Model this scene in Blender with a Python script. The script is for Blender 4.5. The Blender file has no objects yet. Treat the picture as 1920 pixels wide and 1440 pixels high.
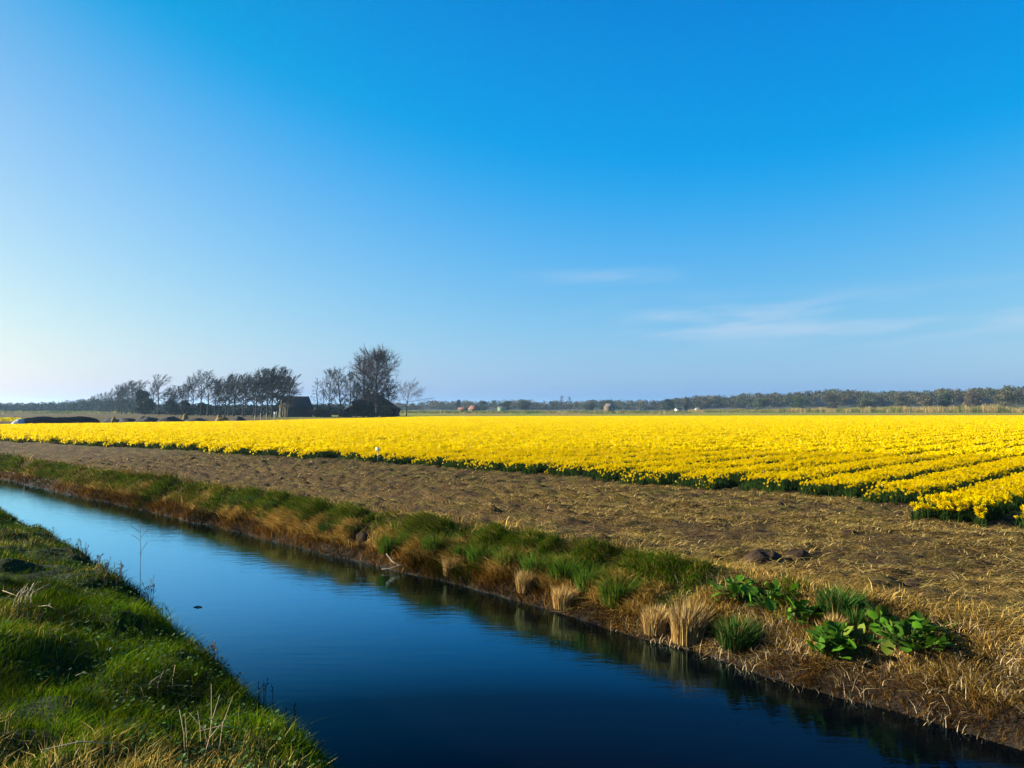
import bpy, math, random
import numpy as np
from mathutils import Vector, Matrix

# ------------------------------------------------------------------ camera, sky, sun
SC = bpy.context.scene
COL = SC.collection
F, HOR, EYE = 1478.0, 766.0, 2.0            # focal length and horizon in photo pixels, eye height
cam_data = bpy.data.cameras.new('camera')
cam = bpy.data.objects.new('camera', cam_data)
COL.objects.link(cam)
cam_data.lens = 36 * F / 1920
cam_data.clip_start, cam_data.clip_end = 0.05, 8000
cam.location = (0, 0, EYE)
TILT = math.atan((HOR - 720) / F)
cam.rotation_euler = (math.radians(90) + TILT, 0, 0)
SC.camera = cam

SUN_AZ, SUN_EL = math.radians(-82), math.radians(20)
SUN_DIR = Vector((math.sin(SUN_AZ) * math.cos(SUN_EL), math.cos(SUN_AZ) * math.cos(SUN_EL), math.sin(SUN_EL)))
sun_data = bpy.data.lights.new('sun', 'SUN')
sun_data.energy = 5.0
sun_data.angle = math.radians(0.5)
sun_data.color = (1.0, 0.93, 0.80)
sun = bpy.data.objects.new('sun', sun_data)
COL.objects.link(sun)
sun.rotation_euler = SUN_DIR.to_track_quat('Z', 'Y').to_euler()

world = bpy.data.worlds.new('World')
SC.world = world
world.use_nodes = True
wt = world.node_tree
wn, wl = wt.nodes, wt.links


def wmath(op, a, b=None, c=None, clamp=False):
    n = wn.new('ShaderNodeMath')
    n.operation = op
    n.use_clamp = clamp
    for i, x in enumerate((a, b, c)):
        if x is None:
            continue
        if isinstance(x, (int, float)):
            n.inputs[i].default_value = x
        else:
            wl.new(x, n.inputs[i])
    return n.outputs[0]


sky = wn.new('ShaderNodeTexSky')
sky.sky_type = 'NISHITA'
sky.sun_disc = False
sky.sun_elevation, sky.sun_rotation = SUN_EL, SUN_AZ
sky.dust_density, sky.ozone_density, sky.air_density = 1, 3, 1
sep = wn.new('ShaderNodeSeparateColor')
wl.new(sky.outputs[0], sep.inputs[0])
tc = wn.new('ShaderNodeTexCoord')
sepv = wn.new('ShaderNodeSeparateXYZ')
wl.new(tc.outputs['Generated'], sepv.inputs[0])
s = wmath('MINIMUM', wmath('MAXIMUM', sepv.outputs[2], 0.0), 0.5)
s2 = wmath('MULTIPLY', s, s)
chan = []
NR = wmath('MINIMUM', wmath('MULTIPLY', sep.outputs[0], 0.1), 1.3)
NG = wmath('MINIMUM', wmath('MULTIPLY', sep.outputs[1], 0.1), 1.3)
NB = wmath('MINIMUM', wmath('MULTIPLY', sep.outputs[2], 0.1), 1.3)
# saturated phone-camera rendition of the clear sky
r = wmath('MULTIPLY_ADD', NR, 1.8417, -0.338)
r = wmath('MULTIPLY_ADD', s, 0.4647, r)
r = wmath('MULTIPLY_ADD', s2, -1.8361, r)
r = wmath('MULTIPLY_ADD', wmath('MULTIPLY', NR, s), 3.3276, r)
# soft floor: red falls gently to nothing towards the zenith
r = wmath('MULTIPLY', wmath('LOGARITHM', wmath('ADD', 1.0, wmath('EXPONENT', wmath('MULTIPLY', wmath('MINIMUM', r, 1.0), 40.0))), math.e), 1 / 40.0)
r = wmath('SUBTRACT', r, 0.006)
r = wmath('MAXIMUM', r, 0.0)
# paler band of low air along the horizon
r = wmath('MULTIPLY_ADD', wmath('EXPONENT', wmath('MULTIPLY', s, -16.0)), 0.045, r)


def expch(N, k0, p, k1, k2):
    e = wmath('MULTIPLY_ADD', s, k1, k0)
    e = wmath('MULTIPLY_ADD', s2, k2, e)
    return wmath('MULTIPLY', wmath('EXPONENT', e), wmath('POWER', N, p))


g = expch(NG, 0.245, 0.922, 1.244, -2.389)
b = expch(NB, -0.150, 0.152, 1.235, -2.576)
# thin cirrus streaks low in the sky to the right (by direction, so they stay put in the sky)
az = wmath('ARCTAN2', sepv.outputs[0], sepv.outputs[1])
comb = wn.new('ShaderNodeCombineXYZ')
wl.new(wmath('MULTIPLY', az, 3.0), comb.inputs[0])
wl.new(wmath('MULTIPLY_ADD', sepv.outputs[2], 26.0, wmath('MULTIPLY', az, -1.5)), comb.inputs[1])
noi = wn.new('ShaderNodeTexNoise')
noi.inputs['Scale'].default_value = 1.6
noi.inputs['Detail'].default_value = 6
noi.inputs['Distortion'].default_value = 0.4
wl.new(comb.outputs[0], noi.inputs['Vector'])


def bump_win(x, lo, hi, soft):
    a = wn.new('ShaderNodeMapRange'); a.interpolation_type = 'SMOOTHSTEP'
    wl.new(x, a.inputs[0]); a.inputs[1].default_value = lo - soft; a.inputs[2].default_value = lo + soft
    c = wn.new('ShaderNodeMapRange'); c.interpolation_type = 'SMOOTHSTEP'
    wl.new(x, c.inputs[0]); c.inputs[1].default_value = hi - soft; c.inputs[2].default_value = hi + soft
    c.inputs[3].default_value = 1; c.inputs[4].default_value = 0
    return wmath('MULTIPLY', a.outputs[0], c.outputs[0])


streak = wn.new('ShaderNodeMapRange')
streak.interpolation_type = 'SMOOTHSTEP'
wl.new(noi.outputs[0], streak.inputs[0])
streak.inputs[1].default_value, streak.inputs[2].default_value = 0.36, 0.74
m1 = wmath('MULTIPLY', bump_win(az, 0.13, 0.75, 0.10), bump_win(sepv.outputs[2], 0.080, 0.130, 0.022))
m2 = wmath('MULTIPLY', bump_win(az, 0.04, 0.20, 0.07), bump_win(sepv.outputs[2], 0.158, 0.172, 0.008))
cir = wmath('MULTIPLY', streak.outputs[0], wmath('MAXIMUM', m1, wmath('MULTIPLY', m2, 0.8)))
cir = wmath('MULTIPLY', cir, 0.62)
mixc = wn.new('ShaderNodeCombineColor')
for i, c in enumerate((r, g, b)):
    wl.new(wmath('MULTIPLY', wmath('ADD', wmath('MULTIPLY', c, wmath('SUBTRACT', 1.0, cir)), wmath('MULTIPLY', cir, (0.56, 0.70, 0.86)[i])), 5.74), mixc.inputs[i])
wl.new(mixc.outputs[0], wn['Background'].inputs[0])
wn['Background'].inputs[1].default_value = 0.05

vs = SC.view_settings
SC.display_settings.display_device = 'sRGB'
vs.view_transform, vs.look, vs.exposure, vs.gamma = 'Standard', 'None', 1.8, 1.0
SC.cycles.max_bounces = 6
SC.cycles.transparent_max_bounces = 8
SC.cycles.volume_bounces = 0
SC.cycles.caustics_reflective = False
SC.cycles.caustics_refractive = False
SC.cycles.use_denoising = True

# ------------------------------------------------------------------ helpers
TH = math.radians(43.5)
SN, CS = math.sin(TH), math.cos(TH)          # rows run along v = (SN, CS); the ditch runs along u = (-CS, SN)


def uv_xy(u, v):
    return -CS * u + SN * v, SN * u + CS * v


def xy_uv(x, y):
    return -CS * x + SN * y, SN * x + CS * y


def gx(px, Y):
    return (px - 960) / F * Y


def zat(py, Y):
    return EYE - (py - HOR) / F * Y


def _hash(ix, iy, seed):
    h = (ix.astype(np.int64) * 374761393 + iy.astype(np.int64) * 668265263 + seed * 1442695041) & 0x7fffffff
    h = ((h ^ (h >> 13)) * 1274126177) & 0x7fffffff
    return ((h ^ (h >> 16)) & 0xffff) / 65535.0


def vnoise(x, y, seed=0):
    x = np.asarray(x, float); y = np.asarray(y, float)
    ix, iy = np.floor(x), np.floor(y)
    fx, fy = x - ix, y - iy
    fx, fy = fx * fx * (3 - 2 * fx), fy * fy * (3 - 2 * fy)
    a, b_, c, d = _hash(ix, iy, seed), _hash(ix + 1, iy, seed), _hash(ix, iy + 1, seed), _hash(ix + 1, iy + 1, seed)
    return (a * (1 - fx) + b_ * fx) * (1 - fy) + (c * (1 - fx) + d * fx) * fy


def fbm(x, y, seed=0, octaves=4):
    t, amp, tot = 0, 1, 0
    for o in range(octaves):
        t = t + amp * (vnoise(x * 2 ** o, y * 2 ** o, seed + o * 17) - 0.5)
        tot += amp
        amp *= 0.5
    return t / tot * 2


def smooth(t):
    t = np.clip(t, 0, 1)
    return t * t * (3 - 2 * t)


WATER = -0.6


def crest(u):
    return np.interp(u, [-40, -2, 1, 3.2, 4.9, 7.2, 10.9, 16.3, 25, 60, 4000], [1.0, 1.6, 1.9, 2.23, 2.52, 2.97, 3.47, 3.91, 4.2, 4.5, 4.5])


def water_edge(u):
    return np.interp(u, [-40, 1.3, 3.2, 7.9, 16.9, 34, 80, 4000], [7.0, 7.1, 7.3, 7.88, 8.14, 8.15, 8.2, 8.2]) + 0.16 * fbm(u * 0.9, u * 0 + 3.3, 5, 3)


def bank_width(u):
    return np.interp(u, [-40, 3.5, 8, 4000], [1.35, 1.3, 0.95, 0.95])


def height(u, v):
    u = np.asarray(u, float); v = np.asarray(v, float)
    near = np.exp(-np.maximum(0, np.hypot(u, v) - 60) / 60)
    t = (v - (crest(u) - 0.28)) / 1.5
    lump = 0.13 * fbm(u * 1.2 + v * 0.5, v * 1.3, 11, 3) + 0.10 * fbm(u * 3, v * 3, 12, 2)
    zn = 0.42 - 0.14 * smooth((v - (crest(u) - 1.1)) / 0.9) - 1.5 * smooth(t) + lump * near
    tw = (v - water_edge(u)) / bank_width(u)
    zb = np.where(tw > 0, WATER + 0.63 * np.clip(tw, 0, 1) ** 0.85, np.maximum(WATER + tw * 0.9, -1.2))
    zb = zb + 0.07 * fbm(u * 1.8, v * 1.8, 21, 3) * near * np.exp(-np.abs(tw - 0.7))
    fld = smooth((v - 8.6) / 0.8)
    soil = 0.03 * fbm(u * 0.35, v * 3.0, 36, 3) + 0.035 * fbm(u * 0.8, v * 0.8, 31, 3) + 0.06 * fbm(u * 3.3, v * 4.2, 33, 3) + 0.06 * fbm(u * 6.5, v * 7.5, 34, 2)
    trk = 0.07 * np.sin((v + 0.25 * fbm(u * 0.1, v * 0.1, 40, 2)) * 2 * math.pi / 0.62) * smooth((v - 9.6) / 0.5) * (1 - smooth((v - 14.0) / 0.8)) * smooth((u - 5) / 6)
    zf = zb + (soil + trk) * fld * near
    return np.where(v < 5.3, np.maximum(zn, -1.2), zf)


def zxy(x, y):
    u, v = xy_uv(np.asarray(x, float), np.asarray(y, float))
    return height(u, v)


def hit(px, py):
    """ground point seen at a photo pixel"""
    k = np.concatenate([np.arange(1.5, 40, 0.02), np.arange(40, 400, 0.3)])
    x, y, z = (px - 960) / F * k, k, EYE - (py - HOR) / F * k
    below = z <= np.maximum(zxy(x, y), WATER)
    i = int(np.argmax(below)) if below.any() else len(k) - 1
    return float(x[i]), float(y[i]), float(max(zxy(x[i], y[i]), WATER))


def mesh_np(name, V, polys, cols=None, smooth_shade=False):
    """V (n,3); polys = list of int arrays (m,k)"""
    me = bpy.data.meshes.new(name)
    V = np.asarray(V, np.float32)
    me.vertices.add(len(V))
    me.vertices.foreach_set('co', V.ravel())
    polys = [p for p in polys if len(p)]
    loops = np.concatenate([p.ravel() for p in polys]).astype(np.int32)
    tot = np.concatenate([np.full(len(p), p.shape[1]) for p in polys]).astype(np.int32)
    start = np.concatenate([[0], np.cumsum(tot)[:-1]]).astype(np.int32)
    me.loops.add(len(loops))
    me.loops.foreach_set('vertex_index', loops)
    me.polygons.add(len(tot))
    me.polygons.foreach_set('loop_start', start)
    me.polygons.foreach_set('loop_total', tot)
    if smooth_shade:
        me.polygons.foreach_set('use_smooth', np.ones(len(tot), bool))
    if cols is not None:
        a = me.color_attributes.new('col', 'FLOAT_COLOR', 'POINT')
        c = np.ones((len(V), 4), np.float32)
        c[:, :3] = cols
        a.data.foreach_set('color', c.ravel())
    me.update(calc_edges=True)
    me.validate()
    return me


def link(name, me, mat=None, parent=None, loc=None):
    o = bpy.data.objects.new(name, me)
    COL.objects.link(o)
    if mat is not None and me is not None and not me.materials:
        me.materials.append(mat)
    if parent is not None:
        o.parent = parent
    if loc is not None:
        o.location = loc
    return o


def tag(o, label=None, cat=None, group=None, kind=None):
    for k, x in (('label', label), ('category', cat), ('group', group), ('kind', kind)):
        if x:
            o[k] = x
    return o


def thing(name, label, cat, loc, group=None, rz=0, scale=1):
    o = bpy.data.objects.new(name, None)
    COL.objects.link(o)
    o.empty_display_size = 0.2
    o.location = loc
    o.rotation_euler = (0, 0, rz)
    o.scale = (scale,) * 3 if isinstance(scale, (int, float)) else scale
    return tag(o, label, cat, group)


class MB:
    """collects polygons"""
    def __init__(self):
        self.V, self.Q, self.T, self.C, self.n = [], [], [], [], 0

    def add(self, V, quads=None, tris=None, col=None):
        V = np.asarray(V, float)
        if quads is not None and len(quads):
            self.Q.append(np.asarray(quads, int) + self.n)
        if tris is not None and len(tris):
            self.T.append(np.asarray(tris, int) + self.n)
        self.V.append(V)
        self.C.append(np.broadcast_to(np.asarray(col if col is not None else (.5, .5, .5), float), V.shape).copy())
        self.n += len(V)

    def box(self, c, size, rot=None, col=None, taper=1.0):
        sx, sy, sz = [q / 2 for q in size]
        v = np.array([(-sx, -sy, -sz), (sx, -sy, -sz), (sx, sy, -sz), (-sx, sy, -sz), (-sx * taper, -sy * taper, sz), (sx * taper, -sy * taper, sz), (sx * taper, sy * taper, sz), (-sx * taper, sy * taper, sz)])
        if rot is not None:
            v = v @ np.array(rot).T
        self.add(v + np.array(c), [(0, 3, 2, 1), (4, 5, 6, 7), (0, 1, 5, 4), (1, 2, 6, 5), (2, 3, 7, 6), (3, 0, 4, 7)], col=col)

    def tube(self, P, R, m=4, col=None):
        P = np.asarray(P, float)
        R = np.broadcast_to(np.asarray(R, float), (len(P),))
        d = np.gradient(P, axis=0)
        d /= np.linalg.norm(d, axis=1)[:, None] + 1e-9
        ref = np.array([0.31, 0.17, 0.93]) if abs(d[0][2]) < 0.8 else np.array([1.0, 0.2, 0.1])
        a = np.cross(d, ref); a /= np.linalg.norm(a, axis=1)[:, None] + 1e-9
        bb = np.cross(d, a)
        ang = np.arange(m) * 2 * math.pi / m
        ring = P[:, None, :] + R[:, None, None] * (np.cos(ang)[None, :, None] * a[:, None, :] + np.sin(ang)[None, :, None] * bb[:, None, :])
        V = ring.reshape(-1, 3)
        i, j = np.meshgrid(np.arange(len(P) - 1), np.arange(m), indexing='ij')
        q = np.stack([i * m + j, i * m + (j + 1) % m, (i + 1) * m + (j + 1) % m, (i + 1) * m + j], -1).reshape(-1, 4)
        tris = [((len(P) - 1) * m, (len(P) - 1) * m + k, (len(P) - 1) * m + k + 1) for k in range(1, m - 1)]
        self.add(V, q, tris, col)

    def mesh(self, name, smooth_shade=False):
        return mesh_np(name, np.concatenate(self.V), [np.concatenate(x) for x in (self.Q, self.T) if x], np.concatenate(self.C), smooth_shade)


def blades(base, h, w, az_, lean, col, root_dark=0.65):
    """grass blades: five vertices each. lean (n,2) is the tip's sideways offset"""
    n = len(base)
    base = np.asarray(base, float)
    side = np.stack([np.cos(az_), np.sin(az_), np.zeros(n)], 1) * (w / 2)[:, None]
    lean3 = np.concatenate([lean, np.zeros((n, 1))], 1)
    up = np.zeros((n, 3)); up[:, 2] = h
    mid = base + lean3 * 0.32 + up * 0.62
    tip = base + lean3 + up
    V = np.stack([base - side, base + side, mid - side * 0.8, mid + side * 0.8, tip], 1).reshape(-1, 3)
    i = np.arange(n)[:, None] * 5
    Q = i + np.array([[0, 1, 3, 2]])
    T = i + np.array([[2, 3, 4]])
    C = np.repeat(col, 5, axis=0)
    return V, Q, T, C


def join_blades(parts):
    V, Q, T, C, n = [], [], [], [], 0
    for v, q, t, c in parts:
        V.append(v); Q.append(q + n); T.append(t + n); C.append(c)
        n += len(v)
    return np.concatenate(V), [np.concatenate(Q), np.concatenate(T)], np.concatenate(C)


# ------------------------------------------------------------------ materials
def new_mat(name):
    m = bpy.data.materials.new(name)
    m.use_nodes = True
    nt = m.node_tree
    return m, nt.nodes, nt.links, nt.nodes['Principled BSDF']


def leaf_mat(name, trans=0.3, rough=0.6, vary=0.25, spec=0.25):
    """colour from the mesh, varied by noise, with light coming through"""
    m, n, l, p = new_mat(name)
    at = n.new('ShaderNodeAttribute'); at.attribute_name = 'col'
    geo = n.new('ShaderNodeNewGeometry')
    no = n.new('ShaderNodeTexNoise'); no.inputs['Scale'].default_value = 2.2; no.inputs['Detail'].default_value = 3
    l.new(geo.outputs['Position'], no.inputs['Vector'])
    mr = n.new('ShaderNodeMapRange'); l.new(no.outputs[0], mr.inputs[0])
    mr.inputs[1].default_value, mr.inputs[2].default_value = 0.3, 0.7
    mr.inputs[3].default_value, mr.inputs[4].default_value = 1 - vary, 1 + vary
    mx = n.new('ShaderNodeVectorMath'); mx.operation = 'SCALE'
    l.new(at.outputs['Color'], mx.inputs[0]); l.new(mr.outputs[0], mx.inputs['Scale'])
    l.new(mx.outputs[0], p.inputs['Base Color'])
    p.inputs['Roughness'].default_value = rough
    p.inputs['Specular IOR Level'].default_value = spec
    if trans > 0:
        tr = n.new('ShaderNodeBsdfTranslucent')
        l.new(mx.outputs[0], tr.inputs[0])
        ms = n.new('ShaderNodeMixShader'); ms.inputs[0].default_value = trans
        l.new(p.outputs[0], ms.inputs[1]); l.new(tr.outputs[0], ms.inputs[2])
        l.new(ms.outputs[0], n['Material Output'].inputs[0])
    return m


def plain(name, col, rough=0.8, var=0.25, scale=3.0, bump=0.0, spec=0.3, col2=None):
    m, n, l, p = new_mat(name)
    tcn = n.new('ShaderNodeTexCoord')
    no = n.new('ShaderNodeTexNoise'); no.inputs['Scale'].default_value = scale; no.inputs['Detail'].default_value = 5
    l.new(tcn.outputs['Object'], no.inputs['Vector'])
    rp = n.new('ShaderNodeValToRGB')
    rp.color_ramp.elements[0].position, rp.color_ramp.elements[1].position = 0.3, 0.7
    c2 = col2 if col2 else tuple(x * (1 + var) for x in col)
    rp.color_ramp.elements[0].color = (*[x * (1 - var) for x in col], 1)
    rp.color_ramp.elements[1].color = (*c2, 1)
    l.new(no.outputs[0], rp.inputs[0]); l.new(rp.outputs[0], p.inputs['Base Color'])
    p.inputs['Roughness'].default_value = rough
    p.inputs['Specular IOR Level'].default_value = spec
    if bump:
        bm = n.new('ShaderNodeBump'); bm.inputs['Strength'].default_value = bump; bm.inputs['Distance'].default_value = 0.05
        l.new(no.outputs[0], bm.inputs['Height']); l.new(bm.outputs[0], p.inputs['Normal'])
    return m


M_GRASS = leaf_mat('grass_blades', 0.25, 0.9, 0.4, 0.0)
M_DRY = leaf_mat('dry_grass', 0.2, 0.9, 0.3, 0.0)
M_FLOWER = leaf_mat('daffodil_petals_and_leaves', 0.48, 0.8, 0.06, 0.0)
M_LEAF = leaf_mat('broad_leaves', 0.3, 0.65, 0.15, 0.12)
M_FOLIAGE = leaf_mat('distant_foliage', 0.15, 0.8, 0.2, 0.1)
M_BARK = plain('bark', (0.022, 0.019, 0.016), 0.9, 0.35, 2.0, 0.3)
M_TWIG = leaf_mat('twigs', 0.0, 0.9, 0.2, 0.1)


def ground_material():
    m, n, l, p = new_mat('field_ground')

    def attr(nm):
        a = n.new('ShaderNodeAttribute'); a.attribute_name = nm
        return a.outputs['Fac']

    geo = n.new('ShaderNodeNewGeometry')

    def noise(scale, detail=5, vec=None, rough=0.6):
        x = n.new('ShaderNodeTexNoise'); x.inputs['Scale'].default_value = scale; x.inputs['Detail'].default_value = detail
        x.inputs['Roughness'].default_value = rough
        l.new(vec if vec is not None else geo.outputs['Position'], x.inputs['Vector'])
        return x.outputs[0]

    def ramp(x, stops):
        rr = n.new('ShaderNodeValToRGB')
        el = rr.color_ramp.elements
        while len(el) < len(stops):
            el.new(0.5)
        for e, (pos, c) in zip(el, stops):
            e.position, e.color = pos, (*c, 1)
        l.new(x, rr.inputs[0])
        return rr.outputs[0]

    def mix(f, a, b_):
        x = n.new('ShaderNodeMix'); x.data_type = 'RGBA'
        l.new(f, x.inputs[0]); l.new(a, x.inputs[6]); l.new(b_, x.inputs[7])
        return x.outputs[2]

    def mrange(x, a, b_, c=0.0, d=1.0):
        y = n.new('ShaderNodeMapRange'); l.new(x, y.inputs[0])
        for i, q in enumerate((a, b_, c, d)):
            y.inputs[i + 1].default_value = q
        return y.outputs[0]

    def mul(a, b_):
        y = n.new('ShaderNodeMath'); y.operation = 'MULTIPLY'; y.use_clamp = True
        l.new(a, y.inputs[0])
        if isinstance(b_, float):
            y.inputs[1].default_value = b_
        else:
            l.new(b_, y.inputs[1])
        return y.outputs[0]

    mp = n.new('ShaderNodeMapping'); mp.vector_type = 'POINT'
    mp.inputs['Rotation'].default_value = (0, 0, TH); mp.inputs['Scale'].default_value = (1.0, 0.22, 1.0)
    l.new(geo.outputs['Position'], mp.inputs[0])
    fine = noise(16, 6)
    soil = ramp(fine, [(0.42, (0.003, 0.0014, 0.0006)), (0.52, (0.030, 0.013, 0.003)), (0.64, (0.150, 0.073, 0.018))])
    patch = ramp(noise(0.55, 4), [(0.40, (0.012, 0.005, 0.0015)), (0.60, (0.068, 0.033, 0.006))])
    soil = mix(mrange(noise(0.7, 3), 0.3, 0.7, 0.15, 0.6), soil, patch)
    ms = n.new('ShaderNodeMapping'); ms.inputs['Rotation'].default_value = (0, 0, TH - math.pi / 2); ms.inputs['Scale'].default_value = (0.12, 1.6, 1)
    l.new(geo.outputs['Position'], ms.inputs[0])
    streak_c = ramp(fine, [(0.37, (0.026, 0.014, 0.005)), (0.62, (0.21, 0.125, 0.032))])
    soil = mix(mrange(noise(1.6, 4, ms.outputs[0]), 0.52, 0.66, 0.0, 0.75), soil, streak_c)
    straw = ramp(noise(38, 4), [(0.40, (0.016, 0.008, 0.002)), (0.5, (0.14, 0.083, 0.016)), (0.61, (0.44, 0.285, 0.07))])
    strawf = mul(attr('straw'), mrange(noise(1.9, 5), 0.36, 0.62, 0.0, 1.0))
    c = mix(strawf, soil, straw)
    moss = ramp(fine, [(0.35, (0.035, 0.032, 0.003)), (0.65, (0.13, 0.105, 0.010))])
    c = mix(mul(attr('moss'), mrange(noise(1.2, 4), 0.45, 0.62)), c, moss)
    grass = ramp(noise(9, 5), [(0.35, (0.010, 0.020, 0.004)), (0.6, (0.028, 0.045, 0.009)), (0.75, (0.075, 0.062, 0.02))])
    c = mix(attr('grass'), c, grass)
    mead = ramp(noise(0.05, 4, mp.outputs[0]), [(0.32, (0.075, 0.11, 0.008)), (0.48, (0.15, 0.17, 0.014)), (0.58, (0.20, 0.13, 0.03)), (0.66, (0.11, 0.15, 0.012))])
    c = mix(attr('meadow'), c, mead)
    mud = ramp(noise(6, 4), [(0.4, (0.016, 0.011, 0.007)), (0.65, (0.05, 0.036, 0.02))])
    c = mix(attr('mud'), c, mud)
    l.new(c, p.inputs['Base Color'])
    p.inputs['Roughness'].default_value = 0.95
    p.inputs['Specular IOR Level'].default_value = 0.15
    bm = n.new('ShaderNodeBump'); bm.inputs['Strength'].default_value = 1.0; bm.inputs['Distance'].default_value = 0.2
    l.new(noise(22, 6, None, 0.7), bm.inputs['Height'])
    l.new(bm.outputs[0], p.inputs['Normal'])
    return m


# ------------------------------------------------------------------ ground sheet
EXT = 2400.0


def axis(lo, hi, step, grow=1.14):
    a = list(np.arange(lo, hi, step))
    st, x = step, a[-1]
    while x < EXT:
        st = min(st * grow, 90); x += st; a.append(x)
    st, x, pre = step, a[0], []
    while x > -EXT:
        st = min(st * grow, 90); x -= st; pre.append(x)
    return np.array(pre[::-1] + a)


ua, va = axis(0.5, 30, 0.07, 1.05), axis(0.3, 18.5, 0.07, 1.10)
U, Vv = np.meshgrid(ua, va, indexing='ij')
Z = height(U, Vv)
X, Y = uv_xy(U, Vv)
nu, nv = U.shape
i, j = np.meshgrid(np.arange(nu - 1), np.arange(nv - 1), indexing='ij')
Q = np.stack([i * nv + j, i * nv + j + 1, (i + 1) * nv + j + 1, (i + 1) * nv + j], -1).reshape(-1, 4)[:, ::-1]
me = mesh_np('ground', np.stack([X, Y, Z], -1).reshape(-1, 3), [Q], None, True)


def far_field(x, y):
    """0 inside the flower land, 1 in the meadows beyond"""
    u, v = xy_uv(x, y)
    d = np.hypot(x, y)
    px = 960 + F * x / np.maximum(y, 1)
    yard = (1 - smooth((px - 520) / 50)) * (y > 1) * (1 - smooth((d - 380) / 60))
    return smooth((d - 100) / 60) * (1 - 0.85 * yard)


tw = (Vv - water_edge(U)) / bank_width(U)
att = {
    'grass': 1 - smooth((Vv - (crest(U) + 0.5)) / 0.3),
    'mud': (smooth((Vv - (crest(U) + 0.3)) / 0.3) * (1 - smooth((tw - 0.0) / 0.35))),
    'straw': smooth((tw - 0.1) / 0.3) * np.interp(U + 1.5 * fbm(U * .3, Vv * .3, 77, 2), [2, 9, 15, 24, 60], [1, 0.95, 0.7, 0.45, 0.35]) * np.interp(Vv, [8.4, 9.6, 10.6, 12.5, 14, 19, 22], [1, 0.8, 0.5, 0.5, 0.75, 0.6, 0]),
    'moss': smooth((Vv - 8.6) / 0.4) * (1 - smooth((Vv - 20) / 2)) * np.interp(Vv, [8.6, 10, 12, 15, 18], [1, 0.6, 0.25, 0.9, 0.6]),
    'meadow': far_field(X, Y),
}
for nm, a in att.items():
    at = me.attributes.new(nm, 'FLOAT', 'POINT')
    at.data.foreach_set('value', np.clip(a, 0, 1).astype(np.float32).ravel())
ground = tag(link('ground', me, ground_material()), kind='structure')

# ------------------------------------------------------------------ water
m, n, l, p = new_mat('ditch_water')
p.inputs['Base Color'].default_value = (0.0006, 0.0010, 0.0020, 1)
p.inputs['Roughness'].default_value = 0.6
p.inputs['Specular IOR Level'].default_value = 0.0
gl = n.new('ShaderNodeBsdfGlossy'); gl.inputs['Color'].default_value = (0.45, 0.82, 1.0, 1); gl.inputs['Roughness'].default_value = 0.02
lw = n.new('ShaderNodeLayerWeight'); lw.inputs['Blend'].default_value = 0.5
fr = n.new('ShaderNodeValToRGB')
for q in range(5):
    fr.color_ramp.elements.new(0.5)
for e, (pos, x) in zip(fr.color_ramp.elements, [(0.0, .01), (0.57, .012), (0.66, .075), (0.72, .30), (0.78, .60), (0.86, .88), (0.95, .98)]):
    e.position, e.color = pos, (x, x, x, 1)
l.new(lw.outputs['Facing'], fr.inputs[0])
wmix = n.new('ShaderNodeMixShader')
l.new(fr.outputs[0], wmix.inputs[0]); l.new(p.outputs[0], wmix.inputs[1]); l.new(gl.outputs[0], wmix.inputs[2])
l.new(wmix.outputs[0], n['Material Output'].inputs[0])
geo = n.new('ShaderNodeNewGeometry')
mp = n.new('ShaderNodeMapping'); mp.inputs['Rotation'].default_value = (0, 0, math.radians(25)); mp.inputs['Scale'].default_value = (0.9, 3.2, 1)
l.new(geo.outputs['Position'], mp.inputs[0])
no = n.new('ShaderNodeTexNoise'); no.inputs['Scale'].default_value = 2.6; no.inputs['Detail'].default_value = 4; no.inputs['Roughness'].default_value = 0.55
l.new(mp.outputs[0], no.inputs['Vector'])
bm = n.new('ShaderNodeBump'); bm.inputs['Strength'].default_value = 0.08; bm.inputs['Distance'].default_value = 0.05
l.new(no.outputs[0], bm.inputs['Height']); l.new(bm.outputs[0], gl.inputs['Normal'])
ul = np.concatenate([np.arange(-60, 80, 0.25), np.arange(80, 700, 20.0)])
vl = np.linspace(0, 1, 6)
U2, V2 = np.meshgrid(ul, vl, indexing='ij')
# the sheet ends inside the banks
V2 = (crest(U2) + 0.2) * (1 - V2) + (water_edge(U2) + 0.35) * V2
x2, y2 = uv_xy(U2, V2)
nv2 = len(vl)
i, j = np.meshgrid(np.arange(len(ul) - 1), np.arange(nv2 - 1), indexing='ij')
Q2 = np.stack([i * nv2 + j, i * nv2 + j + 1, (i + 1) * nv2 + j + 1, (i + 1) * nv2 + j], -1).reshape(-1, 4)[:, ::-1]
tag(link('water', mesh_np('water', np.stack([x2, y2, np.full_like(x2, WATER)], -1).reshape(-1, 3), [Q2], None, True), m), kind='structure')

# ------------------------------------------------------------------ wooded hills far behind
rng = np.random.default_rng(7)


def ridge_top(px):
    """photo y of the far skyline at a photo x"""
    return np.interp(px, [-900, -300, 0, 100, 150, 200, 260, 300, 480, 600, 760, 820, 900, 1000, 1060, 1140, 1240, 1300, 1400, 1480, 1560, 1640, 1700, 1790, 1830, 1920, 2300, 3000],
                     [756, 756, 755, 754, 749, 745, 745, 757, 759, 757, 756, 751, 751, 750, 752, 749, 751, 743, 738, 737, 729, 733, 734, 728, 729, 722, 726, 730])


def ridge_dist(px):
    return np.interp(px, [-900, 0, 200, 300, 900, 1300, 1920, 3000], [900, 900, 620, 760, 760, 700, 560, 560])


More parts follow.
